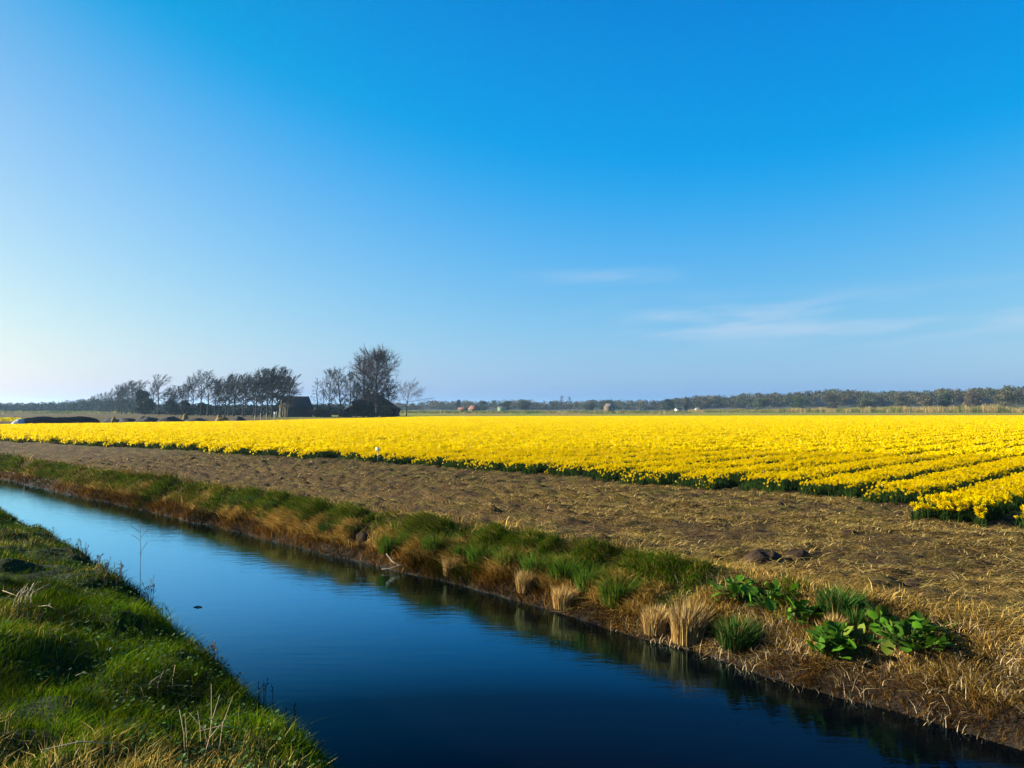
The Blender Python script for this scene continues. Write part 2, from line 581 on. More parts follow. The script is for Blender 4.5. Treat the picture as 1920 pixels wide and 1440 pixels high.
pxs = np.arange(-900, 3000, 12.0)
rows = []
for k, (dd, hh) in enumerate([(-45, -0.4), (-20, 0.35), (0, 0.8), (40, 0.95), (160, 0.9)]):
    Yd = ridge_dist(pxs) + dd
    top = np.maximum(EYE + (HOR - ridge_top(pxs)) / F * ridge_dist(pxs) - 4.5, 0.3)
    rows.append(np.stack([gx(pxs, Yd), Yd, np.where(hh < 0, -0.4, top * hh)], -1))
R_ = np.stack(rows, 1)
i, j = np.meshgrid(np.arange(len(pxs) - 1), np.arange(4), indexing='ij')
Q3 = np.stack([i * 5 + j, (i + 1) * 5 + j, (i + 1) * 5 + j + 1, i * 5 + j + 1], -1).reshape(-1, 4)
hm = plain('hill_undergrowth', (0.035, 0.036, 0.016), 0.95, 0.4, 0.05)
tag(link('hills', mesh_np('hills', R_.reshape(-1, 3), [Q3], None, True), hm), kind='structure')


def cards(c, rad, n_, size, rng, col, shell=0.55):
    """leaf clumps spread through an ellipsoid"""
    d = rng.normal(size=(n_, 3)); d /= np.linalg.norm(d, axis=1)[:, None]
    rr = shell + (1 - shell) * rng.random(n_) ** 0.6
    P_ = np.asarray(c) + d * np.asarray(rad) * rr[:, None]
    a = rng.normal(size=(n_, 3)); a /= np.linalg.norm(a, axis=1)[:, None]
    b_ = np.cross(a, rng.normal(size=(n_, 3))); b_ /= np.linalg.norm(b_, axis=1)[:, None]
    sz = size * (0.5 + rng.random(n_))
    V = np.stack([P_ - a * sz[:, None], P_ + b_ * sz[:, None] * .6, P_ + a * sz[:, None], P_ - b_ * sz[:, None] * .6], 1).reshape(-1, 3)
    Q_ = np.arange(n_)[:, None] * 4 + np.arange(4)[None]
    cc = np.asarray(col) * (0.85 + 0.3 * rng.random((n_, 1)))
    return V, Q_, np.repeat(cc, 4, axis=0)


WOODCOL = 1.05 * np.array([(0.045, 0.055, 0.014), (0.085, 0.060, 0.026), (0.030, 0.042, 0.014), (0.105, 0.072, 0.032), (0.055, 0.070, 0.016), (0.070, 0.045, 0.028)])
Vs, Qs, Cs, nn = [], [], [], 0
for k in range(2600):
    px = rng.uniform(-500, 2450)
    Yd = ridge_dist(px) + rng.uniform(-30, 35)
    ztop = EYE + (HOR - ridge_top(px)) / F * Yd + rng.uniform(-5.0, 1.0)
    r_ = rng.uniform(2.5, 5.0)
    hgt = min(max(ztop, 4), rng.uniform(5, 9))
    ctr = (gx(px, Yd), Yd, ztop - hgt / 2)
    big = px > 1200
    colw = (0.5 * WOODCOL[rng.integers(0, 6 if big else 4)] + 0.5 * np.array([.055, .056, .020])) * rng.uniform(0.75, 1.2)
    v_, q_, c_ = cards(ctr, (r_, r_, hgt / 2), 120, 0.55, rng, colw, 0.35)
    Vs.append(v_); Qs.append(q_ + nn); Cs.append(c_); nn += len(v_)
for k in range(700):
    px = rng.uniform(-420, 640)
    Yd = (np.interp(px, [-400, 100, 180, 230, 300, 375, 640], [470, 450, 420, 330, 272, 240, 240]) + rng.uniform(-4, 25)) * 1.0
    ztop = EYE + (HOR - np.interp(px, [-400, 0, 120, 180, 260, 300, 480, 640], [757, 757, 756, 750, 752, 760, 762, 760])) / F * Yd + rng.uniform(-1.6, .6)
    v_, q_, c_ = cards((gx(px, Yd), Yd, ztop / 2), (rng.uniform(1.6, 3.2), 2.2, ztop / 2), 90, 0.55, rng, np.array([.010, .022, .020]) * rng.uniform(.7, 1.3), 0.35)  # teal tint puts the blue of distance haze into the foliage colour
    v_[:, 2] = np.maximum(v_[:, 2], 0.02)
    Vs.append(v_); Qs.append(q_ + nn); Cs.append(c_); nn += len(v_)
tag(link('woodland', mesh_np('woodland', np.concatenate(Vs), [np.concatenate(Qs)], np.concatenate(Cs)), M_FOLIAGE),
    'hazy mass of woodland along the far skyline', 'woodland', kind='stuff')


# ------------------------------------------------------------------ trees
def grow(seed, H, r0, crown0=0.3, width=0.28, n_limb=16, elev=(35, 70), wind=(0.15, 0.0), lean=(0, 0), sub=6, twig=5, up=0.35, shape='round', twig_r=0.022, col=(0.05, 0.045, 0.035), dense=1.0):
    """trunk mesh and crown mesh of a bare tree standing at the origin"""
    rg = np.random.default_rng(seed)
    nt = 10
    t = np.linspace(0, 1, nt)
    P_ = np.zeros((nt, 3))
    P_[:, 2] = t * H * 0.93
    P_[:, 0] = lean[0] * H * t ** 1.4 + np.cumsum(rg.normal(0, 0.010 * H, nt)) * (t > 0)
    P_[:, 1] = lean[1] * H * t ** 1.4 + np.cumsum(rg.normal(0, 0.010 * H, nt)) * (t > 0)
    R = r0 * (1 - t) ** 0.75 + 0.02
    R[0] *= 1.35
    tr = MB()
    tr.tube(P_, R, 8, col)
    cr = MB()

    def at(f):
        return np.array([np.interp(f, t, P_[:, k]) for k in range(3)])

    def branch(p0, d, length, rad, k, upw, m=3):
        pts = [p0]
        d = d / np.linalg.norm(d)
        for q in range(k):
            d = d + np.array([wind[0], wind[1], upw]) * (0.5 / k * 2) + rg.normal(0, 0.10, 3)
            d = d / np.linalg.norm(d)
            pts.append(pts[-1] + d * length / k)
        pts = np.array(pts)
        cr.tube(pts, np.linspace(rad, rad * 0.35, k + 1), m, col)
        return pts

    phi = rg.uniform(0, 6.28)
    for a in range(n_limb):
        f = crown0 + (0.98 - crown0) * (a + rg.uniform(0, 0.9)) / n_limb
        g_ = (f - crown0) / (1 - crown0)
        phi += 2.4 + rg.normal(0, 0.3)
        if shape == 'round':
            env = math.sqrt(max(0.08, 1 - (2 * g_ - 0.85) ** 2 / 1.4))
        elif shape == 'fan':
            env = 0.45 + 0.55 * math.sin(min(1.0, g_ * 1.25 + 0.15) * math.pi * 0.72)
        elif shape == 'cone':
            env = 1.05 - 0.85 * g_
        else:
            env = 1.0
        el = math.radians(np.interp(g_, [0, 1], elev) + rg.normal(0, 7))
        L = H * width * env * rg.uniform(0.8, 1.2)
        d = np.array([math.cos(phi) * math.cos(el), math.sin(phi) * math.cos(el), math.sin(el)])
        pts = branch(at(f), d, L, max(0.035, r0 * 0.35 * (1 - 0.6 * g_)), 5, up, 4)
        seg = np.linspace(0, 1, len(pts))
        for b_ in range(int(sub * dense)):
            q = rg.uniform(0.25, 1.0)
            p0 = np.array([np.interp(q, seg, pts[:, k]) for k in range(3)])
            dd = pts[min(len(pts) - 1, int(q * 5) + 1)] - pts[max(0, int(q * 5) - 1)]
            dd = dd / np.linalg.norm(dd) + rg.normal(0, 0.55, 3)
            L2 = L * rg.uniform(0.3, 0.55) * (1.15 - 0.5 * q)
            p2 = branch(p0, dd, L2, max(twig_r * 1.3, 0.028), 3, up * 0.8, 3)
            for c_ in range(int(twig * dense)):
                q2 = rg.uniform(0.2, 1.0)
                pp = np.array([np.interp(q2, np.linspace(0, 1, 4), p2[:, k]) for k in range(3)])
                d3 = (p2[-1] - p2[0]); d3 = d3 / np.linalg.norm(d3) + rg.normal(0, 0.6, 3)
                branch(pp, d3, L2 * rg.uniform(0.35, 0.7), twig_r, 2, up * 0.6, 3)
    return tr.mesh('trunk', True), cr.mesh('crown')


def place_tree(meshes, H0, label, loc, H, cat='tree', name='bare_tree', group=None, rz=0.0, wide=1.0):
    zs = np.empty(len(meshes[1].vertices) * 3, np.float32)
    meshes[1].vertices.foreach_get('co', zs)
    sc = H / float(np.percentile(zs[2::3], 99.7))      # the crown's own top sets the height
    o = thing(name, label, cat, loc, group, rz, (sc * wide, sc * wide, sc))
    link('trunk', meshes[0], M_BARK, o)
    link('crown', meshes[1], M_TWIG, o)
    return o


ORD = ['first', 'second', 'third', 'fourth', 'fifth', 'sixth', 'seventh', 'eighth', 'ninth', 'tenth', 'eleventh', 'twelfth', 'thirteenth', 'fourteenth', 'fifteenth', 'sixteenth',
       'seventeenth', 'eighteenth', 'nineteenth', 'twentieth', 'twenty-first', 'twenty-second', 'twenty-third', 'twenty-fourth', 'twenty-fifth', 'twenty-sixth', 'twenty-seventh', 'twenty-eighth',
       'twenty-ninth', 'thirtieth', 'thirty-first', 'thirty-second', 'thirty-third', 'thirty-fourth']
BLUEBARK = (0.020, 0.022, 0.023)
row_kinds = [grow(100 + k, 12, 0.20, 0.30, 0.33, 24, (32, 70), (0.34, 0.0), (0.03, 0), 9, 7, 0.42, 'fan', 0.034, BLUEBARK) for k in range(5)]
row_open = [grow(140 + k, 12, 0.17, 0.40, 0.34, 17, (35, 70), (0.3, 0.0), (0.03, 0), 7, 6, 0.4, 'fan', 0.030, BLUEBARK) for k in range(3)]
row_px = [(540, 704, 0), (529, 693, 0), (519, 689, 0), (510, 687, 0), (500, 691, 0), (491, 690, 0), (482, 694, 0), (474, 700, 0), (461, 700, 0), (455, 703, 0), (438, 702, 0), (430, 701, 0),
          (421, 705, 0), (411, 708, 0), (402, 710, 0), (389, 697, 1), (376, 694, 1), (363, 707, 1), (351, 706, 1), (342, 722, 1), (330, 722, 0), (321, 735, 0), (312, 728, 0), (298, 702, 1),
          (286, 715, 1), (259, 713, 1), (249, 716, 1), (236, 714, 0), (228, 718, 0), (220, 724, 0), (208, 728, 1), (196, 735, 1), (185, 738, 1), (176, 741, 0)]
LOOK = ['bare tree with tight upswept twigs', 'slender bare tree with thin open crown']
for k, (px, top, op) in enumerate(row_px):
    Yd = np.interp(px, [176, 230, 300, 375, 480, 545], [400, 300, 250, 215, 182, 172]) + (k % 3) * 3
    pool = row_open if op else row_kinds
    place_tree(pool[k % len(pool)], 12, f'{LOOK[op]}, {ORD[k]} from the barn in the windbreak row', (gx(px, Yd), Yd, -0.1), zat(top, Yd) + 0.3,
               group='bare windbreak trees left of the barn', rz=[0, .5, -.4, .25, -.2, .4][k % 6], wide=1.15 if px > 400 else 1.3)

T_BIG = grow(7, 16, 0.36, 0.20, 0.47, 60, (6, 70), (0.06, 0), (0.03, 0), 10, 9, 0.18, 'round', 0.030, (0.046, 0.026, 0.027))
T_BIG2 = grow(9, 15, 0.28, 0.24, 0.38, 34, (15, 72), (0.05, 0), (-0.02, 0), 9, 7, 0.24, 'round', 0.028, (0.036, 0.027, 0.025))
T_MID = [grow(20 + k, 13, 0.22, 0.22, 0.34, 24, (25, 72), (0.02, 0), (0, 0), 8, 7, 0.30, 'round', 0.028, (0.024, 0.024, 0.022)) for k in range(3)]
T_LONE = grow(41, 9, 0.20, 0.40, 0.60, 20, (0, 58), (0.34, 0), (0.10, 0), 8, 7, 0.10, 'round', 0.018, (0.085, 0.066, 0.048))
T_LAYER = grow(51, 10, 0.13, 0.18, 0.24, 24, (-4, 30), (0, 0), (0, 0), 5, 4, 0.05, 'cone', 0.015, (0.070, 0.060, 0.040))
place_tree(T_BIG, 16, 'tallest tree, wide round crown of purplish twigs, over the farmhouse roof', (gx(706, 186), 186, -0.1), zat(648, 186), wide=0.92)
place_tree(T_BIG2, 15, 'tall grey brown tree rising between the purplish tree and the thinner trees', (gx(684, 190), 190, -0.1), zat(660, 190), wide=0.8)
place_tree(T_MID[0], 13, 'bare tree just left of the big trees, crown touching them', (gx(654, 184), 184, -0.1), zat(692, 184), rz=1.0)
place_tree(T_MID[1], 13, 'bare multi-branched tree in the middle of the small farmhouse thicket', (gx(637, 182), 182, -0.1), zat(686, 182), rz=2.0)
place_tree(T_MID[2], 13, 'bare tree at the outer edge of the farmhouse thicket, beside the layered tree', (gx(621, 184), 184, -0.1), zat(690, 184), rz=0.4, wide=0.9)
place_tree(T_MID[0], 13, 'short bare tree low in front of the farmhouse roof', (gx(668, 180), 180, -0.1), zat(715, 180), rz=2.7)
place_tree(T_MID[1], 13, 'dense bare tree standing right before the tallest tree trunk', (gx(694, 181), 181, -0.1), zat(700, 181), rz=4.0, wide=1.1)
place_tree(T_MID[2], 13, 'bare tree on the field side of the farmhouse, under the purplish crown', (gx(726, 182), 182, -0.1), zat(708, 182), rz=3.0, wide=1.1)
place_tree(T_LAYER, 10, 'small airy tree with level side branches beside the hedge', (gx(595, 180), 180, -0.1), zat(707, 180), name='layered_tree')
place_tree(T_LAYER, 10, 'little layered tree with a low thin crown behind the dark hedge', (gx(608, 186), 186, -0.1), zat(724, 186), name='layered_tree', rz=1.4)
place_tree(T_LONE, 9, 'lone wind-bent bare tree with a spreading crown in open field edge', (gx(762, 168), 168, -0.1), zat(709, 168), name='lone_tree', wide=0.95)


def leafy(name, label, cat, loc, H, Wd, col, seed, blobs=9, n_=130, size=0.35, group=None, trunk=True, low=0.25):
    rg = np.random.default_rng(seed)
    o = thing(name, label, cat, loc, group)
    Vv_, Qq, Cc, k = [], [], [], 0
    for b_ in range(blobs):
        zz = rg.uniform(low, 0.85) * H
        sp = Wd / 2 * (1 - abs(zz / H - 0.5) * 0.8) * 0.62
        c = (rg.uniform(-sp, sp), rg.uniform(-sp, sp), zz)
        rad = (Wd * rg.uniform(0.18, 0.27), Wd * rg.uniform(0.18, 0.27), H * rg.uniform(0.12, 0.2))
        v_, q_, c_ = cards(c, rad, n_, size, rg, np.asarray(col) * rg.uniform(0.75, 1.25), 0.3)
        v_[:, 2] = np.maximum(v_[:, 2], 0.02)
        Vv_.append(v_); Qq.append(q_ + k); Cc.append(c_); k += len(v_)
    if trunk:
        t_ = MB()
        t_.tube([(0, 0, -0.2), (0.1, 0, H * 0.3), (0, 0.1, H * 0.75)], [H * 0.022, H * 0.016, H * 0.006], 6, (0.05, 0.04, 0.03))
        for q in range(5):
            a = q * 1.3
            t_.tube([(0, 0, H * (0.3 + .06 * q)), (math.cos(a) * Wd * .2, math.sin(a) * Wd * .2, H * (0.5 + .06 * q))], [H * .009, H * .003], 4, (0.05, 0.04, 0.03))
        link('trunk', t_.mesh('trunk', True), M_BARK, o)
    link('crown', mesh_np('crown', np.concatenate(Vv_), [np.concatenate(Qq)], np.concatenate(Cc)), M_FOLIAGE, o)
    return o


DG = (0.012, 0.020, 0.010)
leafy('evergreen_tree', 'dark rounded evergreen standing among the bare windbreak trees', 'tree', (gx(271, 240), 240, 0), zat(730, 240), 6.4, DG, 1, 16, 160, 0.45, low=0.15)
for k, (px, Yd, top, wd, lab) in enumerate([
        (322, 232, 748, 5.5, 'low dark bush under the windbreak, nearest the evergreen tree'), (352, 226, 751, 5.0, 'dark bush under the windbreak between two others'),
        (382, 220, 754, 5.0, 'spreading bush under the windbreak near the tan heap'), (652, 180, 762, 4.0, 'dark ivy-like bush under the farmhouse thicket'),
        (690, 181, 752, 4.5, 'tall dark ivy bush at the foot of the tallest tree'), (672, 182, 748, 4.0, 'ragged ivy bush between the two tallest trees of the thicket'), (738, 182, 764, 3.4, 'low dark bush at the corner of the farmhouse roof'), (722, 180, 757, 4.2, 'olive bush in front of the farmhouse roof beside the lit trunk')]):
    leafy('bush', lab, 'bush', (gx(px, Yd), Yd, 0), zat(top, Yd), wd, DG if k != 7 else (0.045, 0.045, 0.018), 30 + k, 9, 130, 0.35, 'bushes under the farm trees', False, 0.15)

# individual trees standing out along the far wood
far = [
    (1287, 600, 741, 5, (0.06, 0.05, 0.03), 'thin pointed tree sticking up from the far wood beside the dark conifers'),
    (1255, 600, 748, 11, (0.018, 0.030, 0.014), 'dark squarish conifer clump below the pointed tree'),
    (1138, 600, 748, 14, (0.022, 0.034, 0.016), 'dark round tree behind the pale roofed house'),
    (1105, 600, 752, 10, (0.030, 0.040, 0.018), 'small dark tree between the tall bare tree and the pale roofed house'),
    (985, 600, 750, 14, (0.028, 0.036, 0.018), 'dark broad tree on the far wood edge, beside the brown scrub'),
    (948, 600, 751, 11, (0.024, 0.034, 0.016), 'dark tree right behind the green shed'),
    (905, 600, 752, 13, (0.032, 0.042, 0.018), 'dark tree behind the red roofed house'),
    (860, 600, 749, 4, (0.030, 0.034, 0.018), 'narrow spire-like tree beyond the lone bent tree'),
    (1425, 540, 744, 16, (0.050, 0.062, 0.024), 'green grey crown above the white gable'),
    (1500, 520, 742, 15, (0.038, 0.058, 0.022), 'deep green crown where the reeds begin'),
    (1560, 500, 736, 17, (0.055, 0.050, 0.030), 'brownish crown under the highest hump of the far hill'),
    (1625, 490, 741, 15, (0.060, 0.064, 0.028), 'dull green crown behind the tiny white hut'),
    (1690, 480, 738, 15, (0.068, 0.060, 0.034), 'brown green crown over the pale reeds'),
    (1735, 470, 737, 13, (0.095, 0.078, 0.040), 'pale tan crown with light trunks over the reeds'),
    (1772, 470, 735, 12, (0.036, 0.050, 0.024), 'dark green crown in the gap between two tan crowns'),
    (1825, 450, 729, 17, (0.090, 0.066, 0.040), 'large tan crown second from the end of the wood edge'),
    (1885, 440, 727, 18, (0.080, 0.070, 0.036), 'large olive crown at the end of the wood edge'),
    (1935, 440, 728, 15, (0.085, 0.064, 0.038), 'tan crown cut by the picture edge'),
]
for k, (px, Yd, top, wd, col, lab) in enumerate(far):
    wd = wd * Yd / 600 * 0.95
    leafy('woodland_tree', lab, 'tree', (gx(px, Yd), Yd, 0), zat(top, Yd), wd, np.array(col) * 1.05, 60 + k, 16, 190, 0.32, 'trees along the far wood edge', True, 0.2)
T_FAR = grow(71, 14, 0.2, 0.3, 0.22, 16, (45, 80), (0, 0), (0, 0), 6, 5, 0.45, 'fan', 0.05, (0.07, 0.055, 0.045))
place_tree(T_FAR, 14, 'tall bare tree standing above the far wood near the picture centre', (gx(1053, 560), 560, 0), zat(741, 560), wide=1.5)
place_tree(T_FAR, 14, 'shorter bare tree over the far wood beside the tall bare one', (gx(1068, 575), 575, 0), zat(743, 575), wide=1.4, rz=2)


# ------------------------------------------------------------------ buildings
M_BRICK = plain('pale_brick', (0.17, 0.135, 0.045), 0.9, 0.2, 4)
M_DARKWALL = plain('dark_timber_and_shade', (0.012, 0.012, 0.014), 0.8, 0.3, 3)  # dark tone puts shade into the barn's long side; farmhouse and doors share it
M_WALLB = plain('brown_brick', (0.085, 0.062, 0.035), 0.9, 0.2, 4)
M_ROOFD = plain('dark_roof_tiles', (0.004, 0.005, 0.008), 0.8, 0.3, 3)
M_ROOFR = plain('red_roof_tiles', (0.15, 0.055, 0.03), 0.8, 0.2, 3)
M_ROOFP = plain('pale_roof', (0.10, 0.085, 0.07), 0.8, 0.2, 3)
M_WHITE = plain('white_paint', (0.36, 0.36, 0.33), 0.6, 0.05, 3)
M_GREENP = plain('green_paint', (0.16, 0.22, 0.10), 0.7, 0.15, 3)
M_GLASS = plain('window_glass', (0.30, 0.33, 0.36), 0.1, 0.1, 3, spec=0.8)
M_FRAME = plain('frame_paint', (0.5, 0.5, 0.46), 0.6, 0.05)


def rotz(a):
    return [(math.cos(a), -math.sin(a), 0), (math.sin(a), math.cos(a), 0), (0, 0, 1)]


def house(name, label, cat, loc, rz, L, Wd, eave, ridge, wall_m, roof_m, openings=(), group=None, over=0.25, gable_m=None):
    """ridge along local x; gable ends at -L/2 and L/2"""
    o = thing(name, label, cat, loc, group, rz)
    w = MB()
    x0, x1, y0, y1 = -L / 2, L / 2, -Wd / 2, Wd / 2
    w.add([(x0, y0, -0.3), (x1, y0, -0.3), (x1, y1, -0.3), (x0, y1, -0.3), (x0, y0, eave), (x1, y0, eave), (x1, y1, eave), (x0, y1, eave), (x0, 0, ridge), (x1, 0, ridge)],
          [(0, 1, 5, 4), (1, 2, 6, 5), (2, 3, 7, 6), (3, 0, 4, 7)], [(4, 8, 7), (5, 6, 9)])
    link('wall', w.mesh('wall'), wall_m, o)
    rf = MB()
    sl = (ridge - eave) / (Wd / 2)
    t_ = 0.14
    for sgn in (-1, 1):
        e = (sgn * (Wd / 2 + over), eave - sl * over)
        a = [(x0 - over, e[0], e[1] + .02), (x1 + over, e[0], e[1] + .02), (x1 + over, 0, ridge + .02), (x0 - over, 0, ridge + .02)]
        b_ = [(q[0], q[1], q[2] + t_) for q in a]
        rf.add(a + b_, [(0, 1, 2, 3), (4, 7, 6, 5), (0, 4, 5, 1), (1, 5, 6, 2), (2, 6, 7, 3), (3, 7, 4, 0)])
    link('roof', rf.mesh('roof'), roof_m, o)
    for kind, side, pos, zc, ww, hh in openings:
        k = MB(); pane = MB()
        if side == 'gable':
            k.box((x0 - 0.03, pos, zc), (0.08, ww, hh)); pane.box((x0 - 0.085, pos, zc), (0.04, ww - .16, hh - .16))
        else:
            k.box((pos, y0 - 0.03, zc), (ww, 0.08, hh)); pane.box((pos, y0 - 0.085, zc), (ww - .16, 0.04, hh - .16))
        f_ = link(kind, k.mesh(kind), M_FRAME if kind == 'window' else M_DARKWALL, o)
        link('pane' if kind == 'window' else 'panel', pane.mesh('pane'), M_GLASS if kind == 'window' else M_DARKWALL, f_)
    return o


bx = gx(537, 183)
a35 = math.radians(32)
# barn: front corner at photo x 541
L_, W_ = 6.2, 7.2
ctr = np.array([bx, 183.0]) + np.array([math.cos(a35), math.sin(a35)]) * L_ / 2 + np.array([-math.sin(a35), math.cos(a35)]) * W_ / 2
barn = house('barn', 'small barn with sunlit pale gable and steep dark roof', 'barn', (ctr[0], ctr[1], 0), a35, L_, W_, 1.9, 4.75, M_DARKWALL, M_ROOFD,
      [('door', 'gable', -1.2, 1.0, 1.1, 1.9), ('window', 'gable', 1.2, 1.5, 0.9, 0.9)])
gm = MB(); xg = -L_ / 2 - 0.02  # pale gable over dark walls paints the sunny and shaded sides apart
gm.add([(xg, -W_ / 2, -.3), (xg, W_ / 2, -.3), (xg, W_ / 2, 1.9), (xg, 0, 4.74), (xg, -W_ / 2, 1.9), (xg + .015, -W_ / 2, -.3), (xg + .015, W_ / 2, -.3), (xg + .015, W_ / 2, 1.9), (xg + .015, 0, 4.74), (xg + .015, -W_ / 2, 1.9)],
       [(0, 1, 6, 5), (1, 2, 7, 6), (2, 3, 8, 7), (3, 4, 9, 8), (4, 0, 5, 9), (0, 4, 2, 1), (5, 6, 7, 9)], [(4, 3, 2), (9, 7, 8)])
tag(link('gable', gm.mesh('gable'), M_BRICK, barn), 'sunlit pale brick gable')
# farmhouse with a hipped roof behind the big trees
o = thing('farmhouse', 'farmhouse with a broad dark hipped roof half hidden by trees', 'house', (gx(698, 205), 205, 0), None, math.radians(18))
w = MB(); w.box((0, 0, 0.75), (12.4, 11, 2.1)); link('wall', w.mesh('wall'), M_DARKWALL, o)
rf = MB()
rf.add([(-6.9, -6.1, 1.6), (6.9, -6.1, 1.6), (6.9, 6.1, 1.6), (-6.9, 6.1, 1.6), (-1.3, 0, 5.9), (1.6, 0, 5.9)], [(0, 1, 5, 4), (2, 3, 4, 5), (3, 2, 1, 0)], [(1, 2, 5), (3, 0, 4)])
rfo = link('roof', rf.mesh('roof'), M_ROOFD, o)
ch = MB(); ch.box((0.2, 0.3, 6.0), (0.6, 0.6, 1.2)); link('chimney', ch.mesh('chimney'), M_ROOFR, rfo)
k = MB(); k.box((4.6, -5.53, 0.95), (1.5, 0.08, 0.9)); wf = link('window', k.mesh('window'), M_FRAME, o)
k = MB(); k.box((4.6, -5.59, 0.95), (1.3, 0.04, 0.7)); link('pane', k.mesh('pane'), M_GLASS, wf)
hs = 'houses in front of the far wood'
house('house', 'brick house with a red gable roof, beyond the lone bent tree', 'house', (gx(889, 520), 520, 0), -0.7, 6, 5, 1.7, 4.0, M_WALLB, M_ROOFR, [('window', 'gable', 0, 1.1, 1.2, 1.0)], hs)
house('house', 'low reddish cottage to the side of the red gabled house', 'house', (gx(868, 530), 530, 0), 0.2, 6, 4, 1.2, 2.6, M_WALLB, M_ROOFR, [], hs)
house('shed', 'pale green flat-looking shed before the dark trees', 'shed', (gx(941, 520), 520, 0), 0.1, 5.2, 4, 2.6, 3.1, M_GREENP, M_ROOFP)
house('house', 'tall house with a pale broad roof, biggest before the far wood', 'house', (gx(1142, 500), 500, 0), 0.45, 5.0, 5, 3.0, 5.0, M_WALLB, M_ROOFP, [('window', 'long', 0.8, 1.5, 1.0, 1.0)], hs)
house('house', 'tiny white gabled house beside the tall pale roofed house', 'house', (gx(1202, 510), 510, 0), -1.35, 4, 3.4, 1.0, 3.3, M_WHITE, M_ROOFD, [], hs)
house('house', 'small white walled house below the dark conifers', 'house', (gx(1271, 510), 510, 0), 0.3, 3.4, 3, 1.6, 2.4, M_WHITE, M_ROOFD, [], hs)
house('house', 'low pale house furthest along before the white gable', 'house', (gx(1309, 505), 505, 0), 0.5, 4.6, 3.5, 0.8, 2.4, M_WHITE, M_ROOFP, [], hs)
house('greenhouse', 'long low white greenhouse between two small white houses', 'greenhouse', (gx(1355, 500), 500, 0), 0.05, 9, 4, 0.6, 1.1, M_WHITE, M_ROOFP)
house('house', 'sharp white gable with a steep roof standing alone under the wood', 'house', (gx(1404, 480), 480, 0), -1.45, 4, 3.8, 0.6, 4.2, M_WHITE, M_ROOFD, [], hs)
house('hut', 'tiny white hut at the wood edge above the reeds', 'hut', (gx(1631, 440), 440, 0), -1.3, 2.0, 2.0, 1.8, 3.0, M_WHITE, M_WHITE)

# hedge, heaps, posts and panels around the farm
leafy('hedge', 'low dark clipped hedge between barn and thicket', 'hedge', (gx(602, 176), 176, 0), 1.75, 4.4, DG, 200, 18, 150, 0.2, None, False, 0.2)
hedge = bpy.data.objects['hedge']; hedge.scale = (1.15, 0.5, 1.0)


def mound(name, label, cat, loc, size, mat, seed, rz=0.0, group=None, rough=0.12, pointy=1.0):
    rg = np.random.default_rng(seed)
    na, nr = 28, 9
    V = [(0, 0, 1.0)]
    for r_ in range(1, nr + 1):
        for a in range(na):
            t_ = r_ / nr
            an = a * 2 * math.pi / na
            V.append((math.cos(an) * t_, math.sin(an) * t_, (1 - t_ ** 2.4) ** pointy))
    V = np.array(V)
    nz = 1 + rough * 2 * fbm(V[:, 0] * 2.2 + seed, V[:, 1] * 2.2 + seed * 3, seed, 4)
    V[:, 2] *= nz
    V[:, :2] *= (1 + rough * fbm(V[:, 0] * 1.5 - seed, V[:, 1] * 1.5, seed + 5, 3))[:, None]
    V = V * np.array([size[0] / 2, size[1] / 2, size[2]])
    V[1 + (nr - 1) * na:, 2] = -0.25
    tri = [(0, 1 + a, 1 + (a + 1) % na) for a in range(na)]
    quad = [(1 + r_ * na + a, 1 + (r_ + 1) * na + a, 1 + (r_ + 1) * na + (a + 1) % na, 1 + r_ * na + (a + 1) % na) for r_ in range(nr - 1) for a in range(na)]
    o_ = link(name, mesh_np(name, V, [np.array(quad), np.array(tri)], None, True), mat, None, loc)
    o_.rotation_euler = (0, 0, rz)
    return tag(o_, label, cat, group)


M_PLAST = plain('black_plastic', (0.0022, 0.0032, 0.006), 0.95, 0.4, 1.5, 0.6, 0.0)
M_STACK = plain('earth_heap', (0.010, 0.011, 0.010), 0.9, 0.5, 2.0, 0.4, 0.2, (0.04, 0.04, 0.036))
M_TAN = plain('straw_heap', (0.15, 0.09, 0.025), 0.9, 0.35, 3.0, 0.4, 0.2)
M_SHEET = plain('pale_sheet', (0.34, 0.33, 0.30), 0.6, 0.2, 2.0, 0.3)
hp = 'covered heaps along the far edge of the flower field'
mound('covered_heap', 'longest heap under black plastic at the open end of the windbreak', 'heap', (gx(117, 101), 101, 0), (10.4, 5, 0.88), M_PLAST, 3, 0, hp, 0.2, 0.3)
mound('covered_heap', 'pale sheeted end lying against the longest black heap', 'heap', (gx(38, 100), 100, 0), (2.0, 2.4, 0.62), M_SHEET, 4, 0.3, hp, 0.2)
hl = ['rough dark heap next to the longest black heap', 'small grey-edged heap, second after the black plastic one', 'broad dark heap below the evergreen tree', 'low dark heap past the broad one',
      'dark heap with a pale ridge, nearest the tan pile']
for k, (px, ww, top) in enumerate([(212, 3.4, 786), (240, 3.2, 785), (279, 4.4, 782), (325, 4.4, 783), (368, 4.2, 783)]):
    mound('covered_heap', hl[k], 'heap', (gx(px, 104), 104, 0), (ww, 3.2, zat(top, 104)), M_STACK, 11 + k, 0.2 * k, hp, 0.25)
mound('straw_pile', 'rounded tan straw pile at the windbreak foot', 'pile', (gx(416, 106), 106, 0), (1.9, 2.0, zat(779, 106)), M_TAN, 31, 0.3, None, 0.15, 0.6)
mound('straw_pile', 'little tan tuft pile between the dark heaps', 'pile', (gx(348, 106), 106, 0), (0.9, 1.0, zat(777, 106)), M_TAN, 32, 0.3, None, 0.2, 0.7)
mound('straw_pile', 'thin tan tuft beside the longest black heap', 'pile', (gx(214, 101), 101, 0), (0.9, 0.8, zat(783, 101)), M_TAN, 33, 0.3, None, 0.2, 0.8)
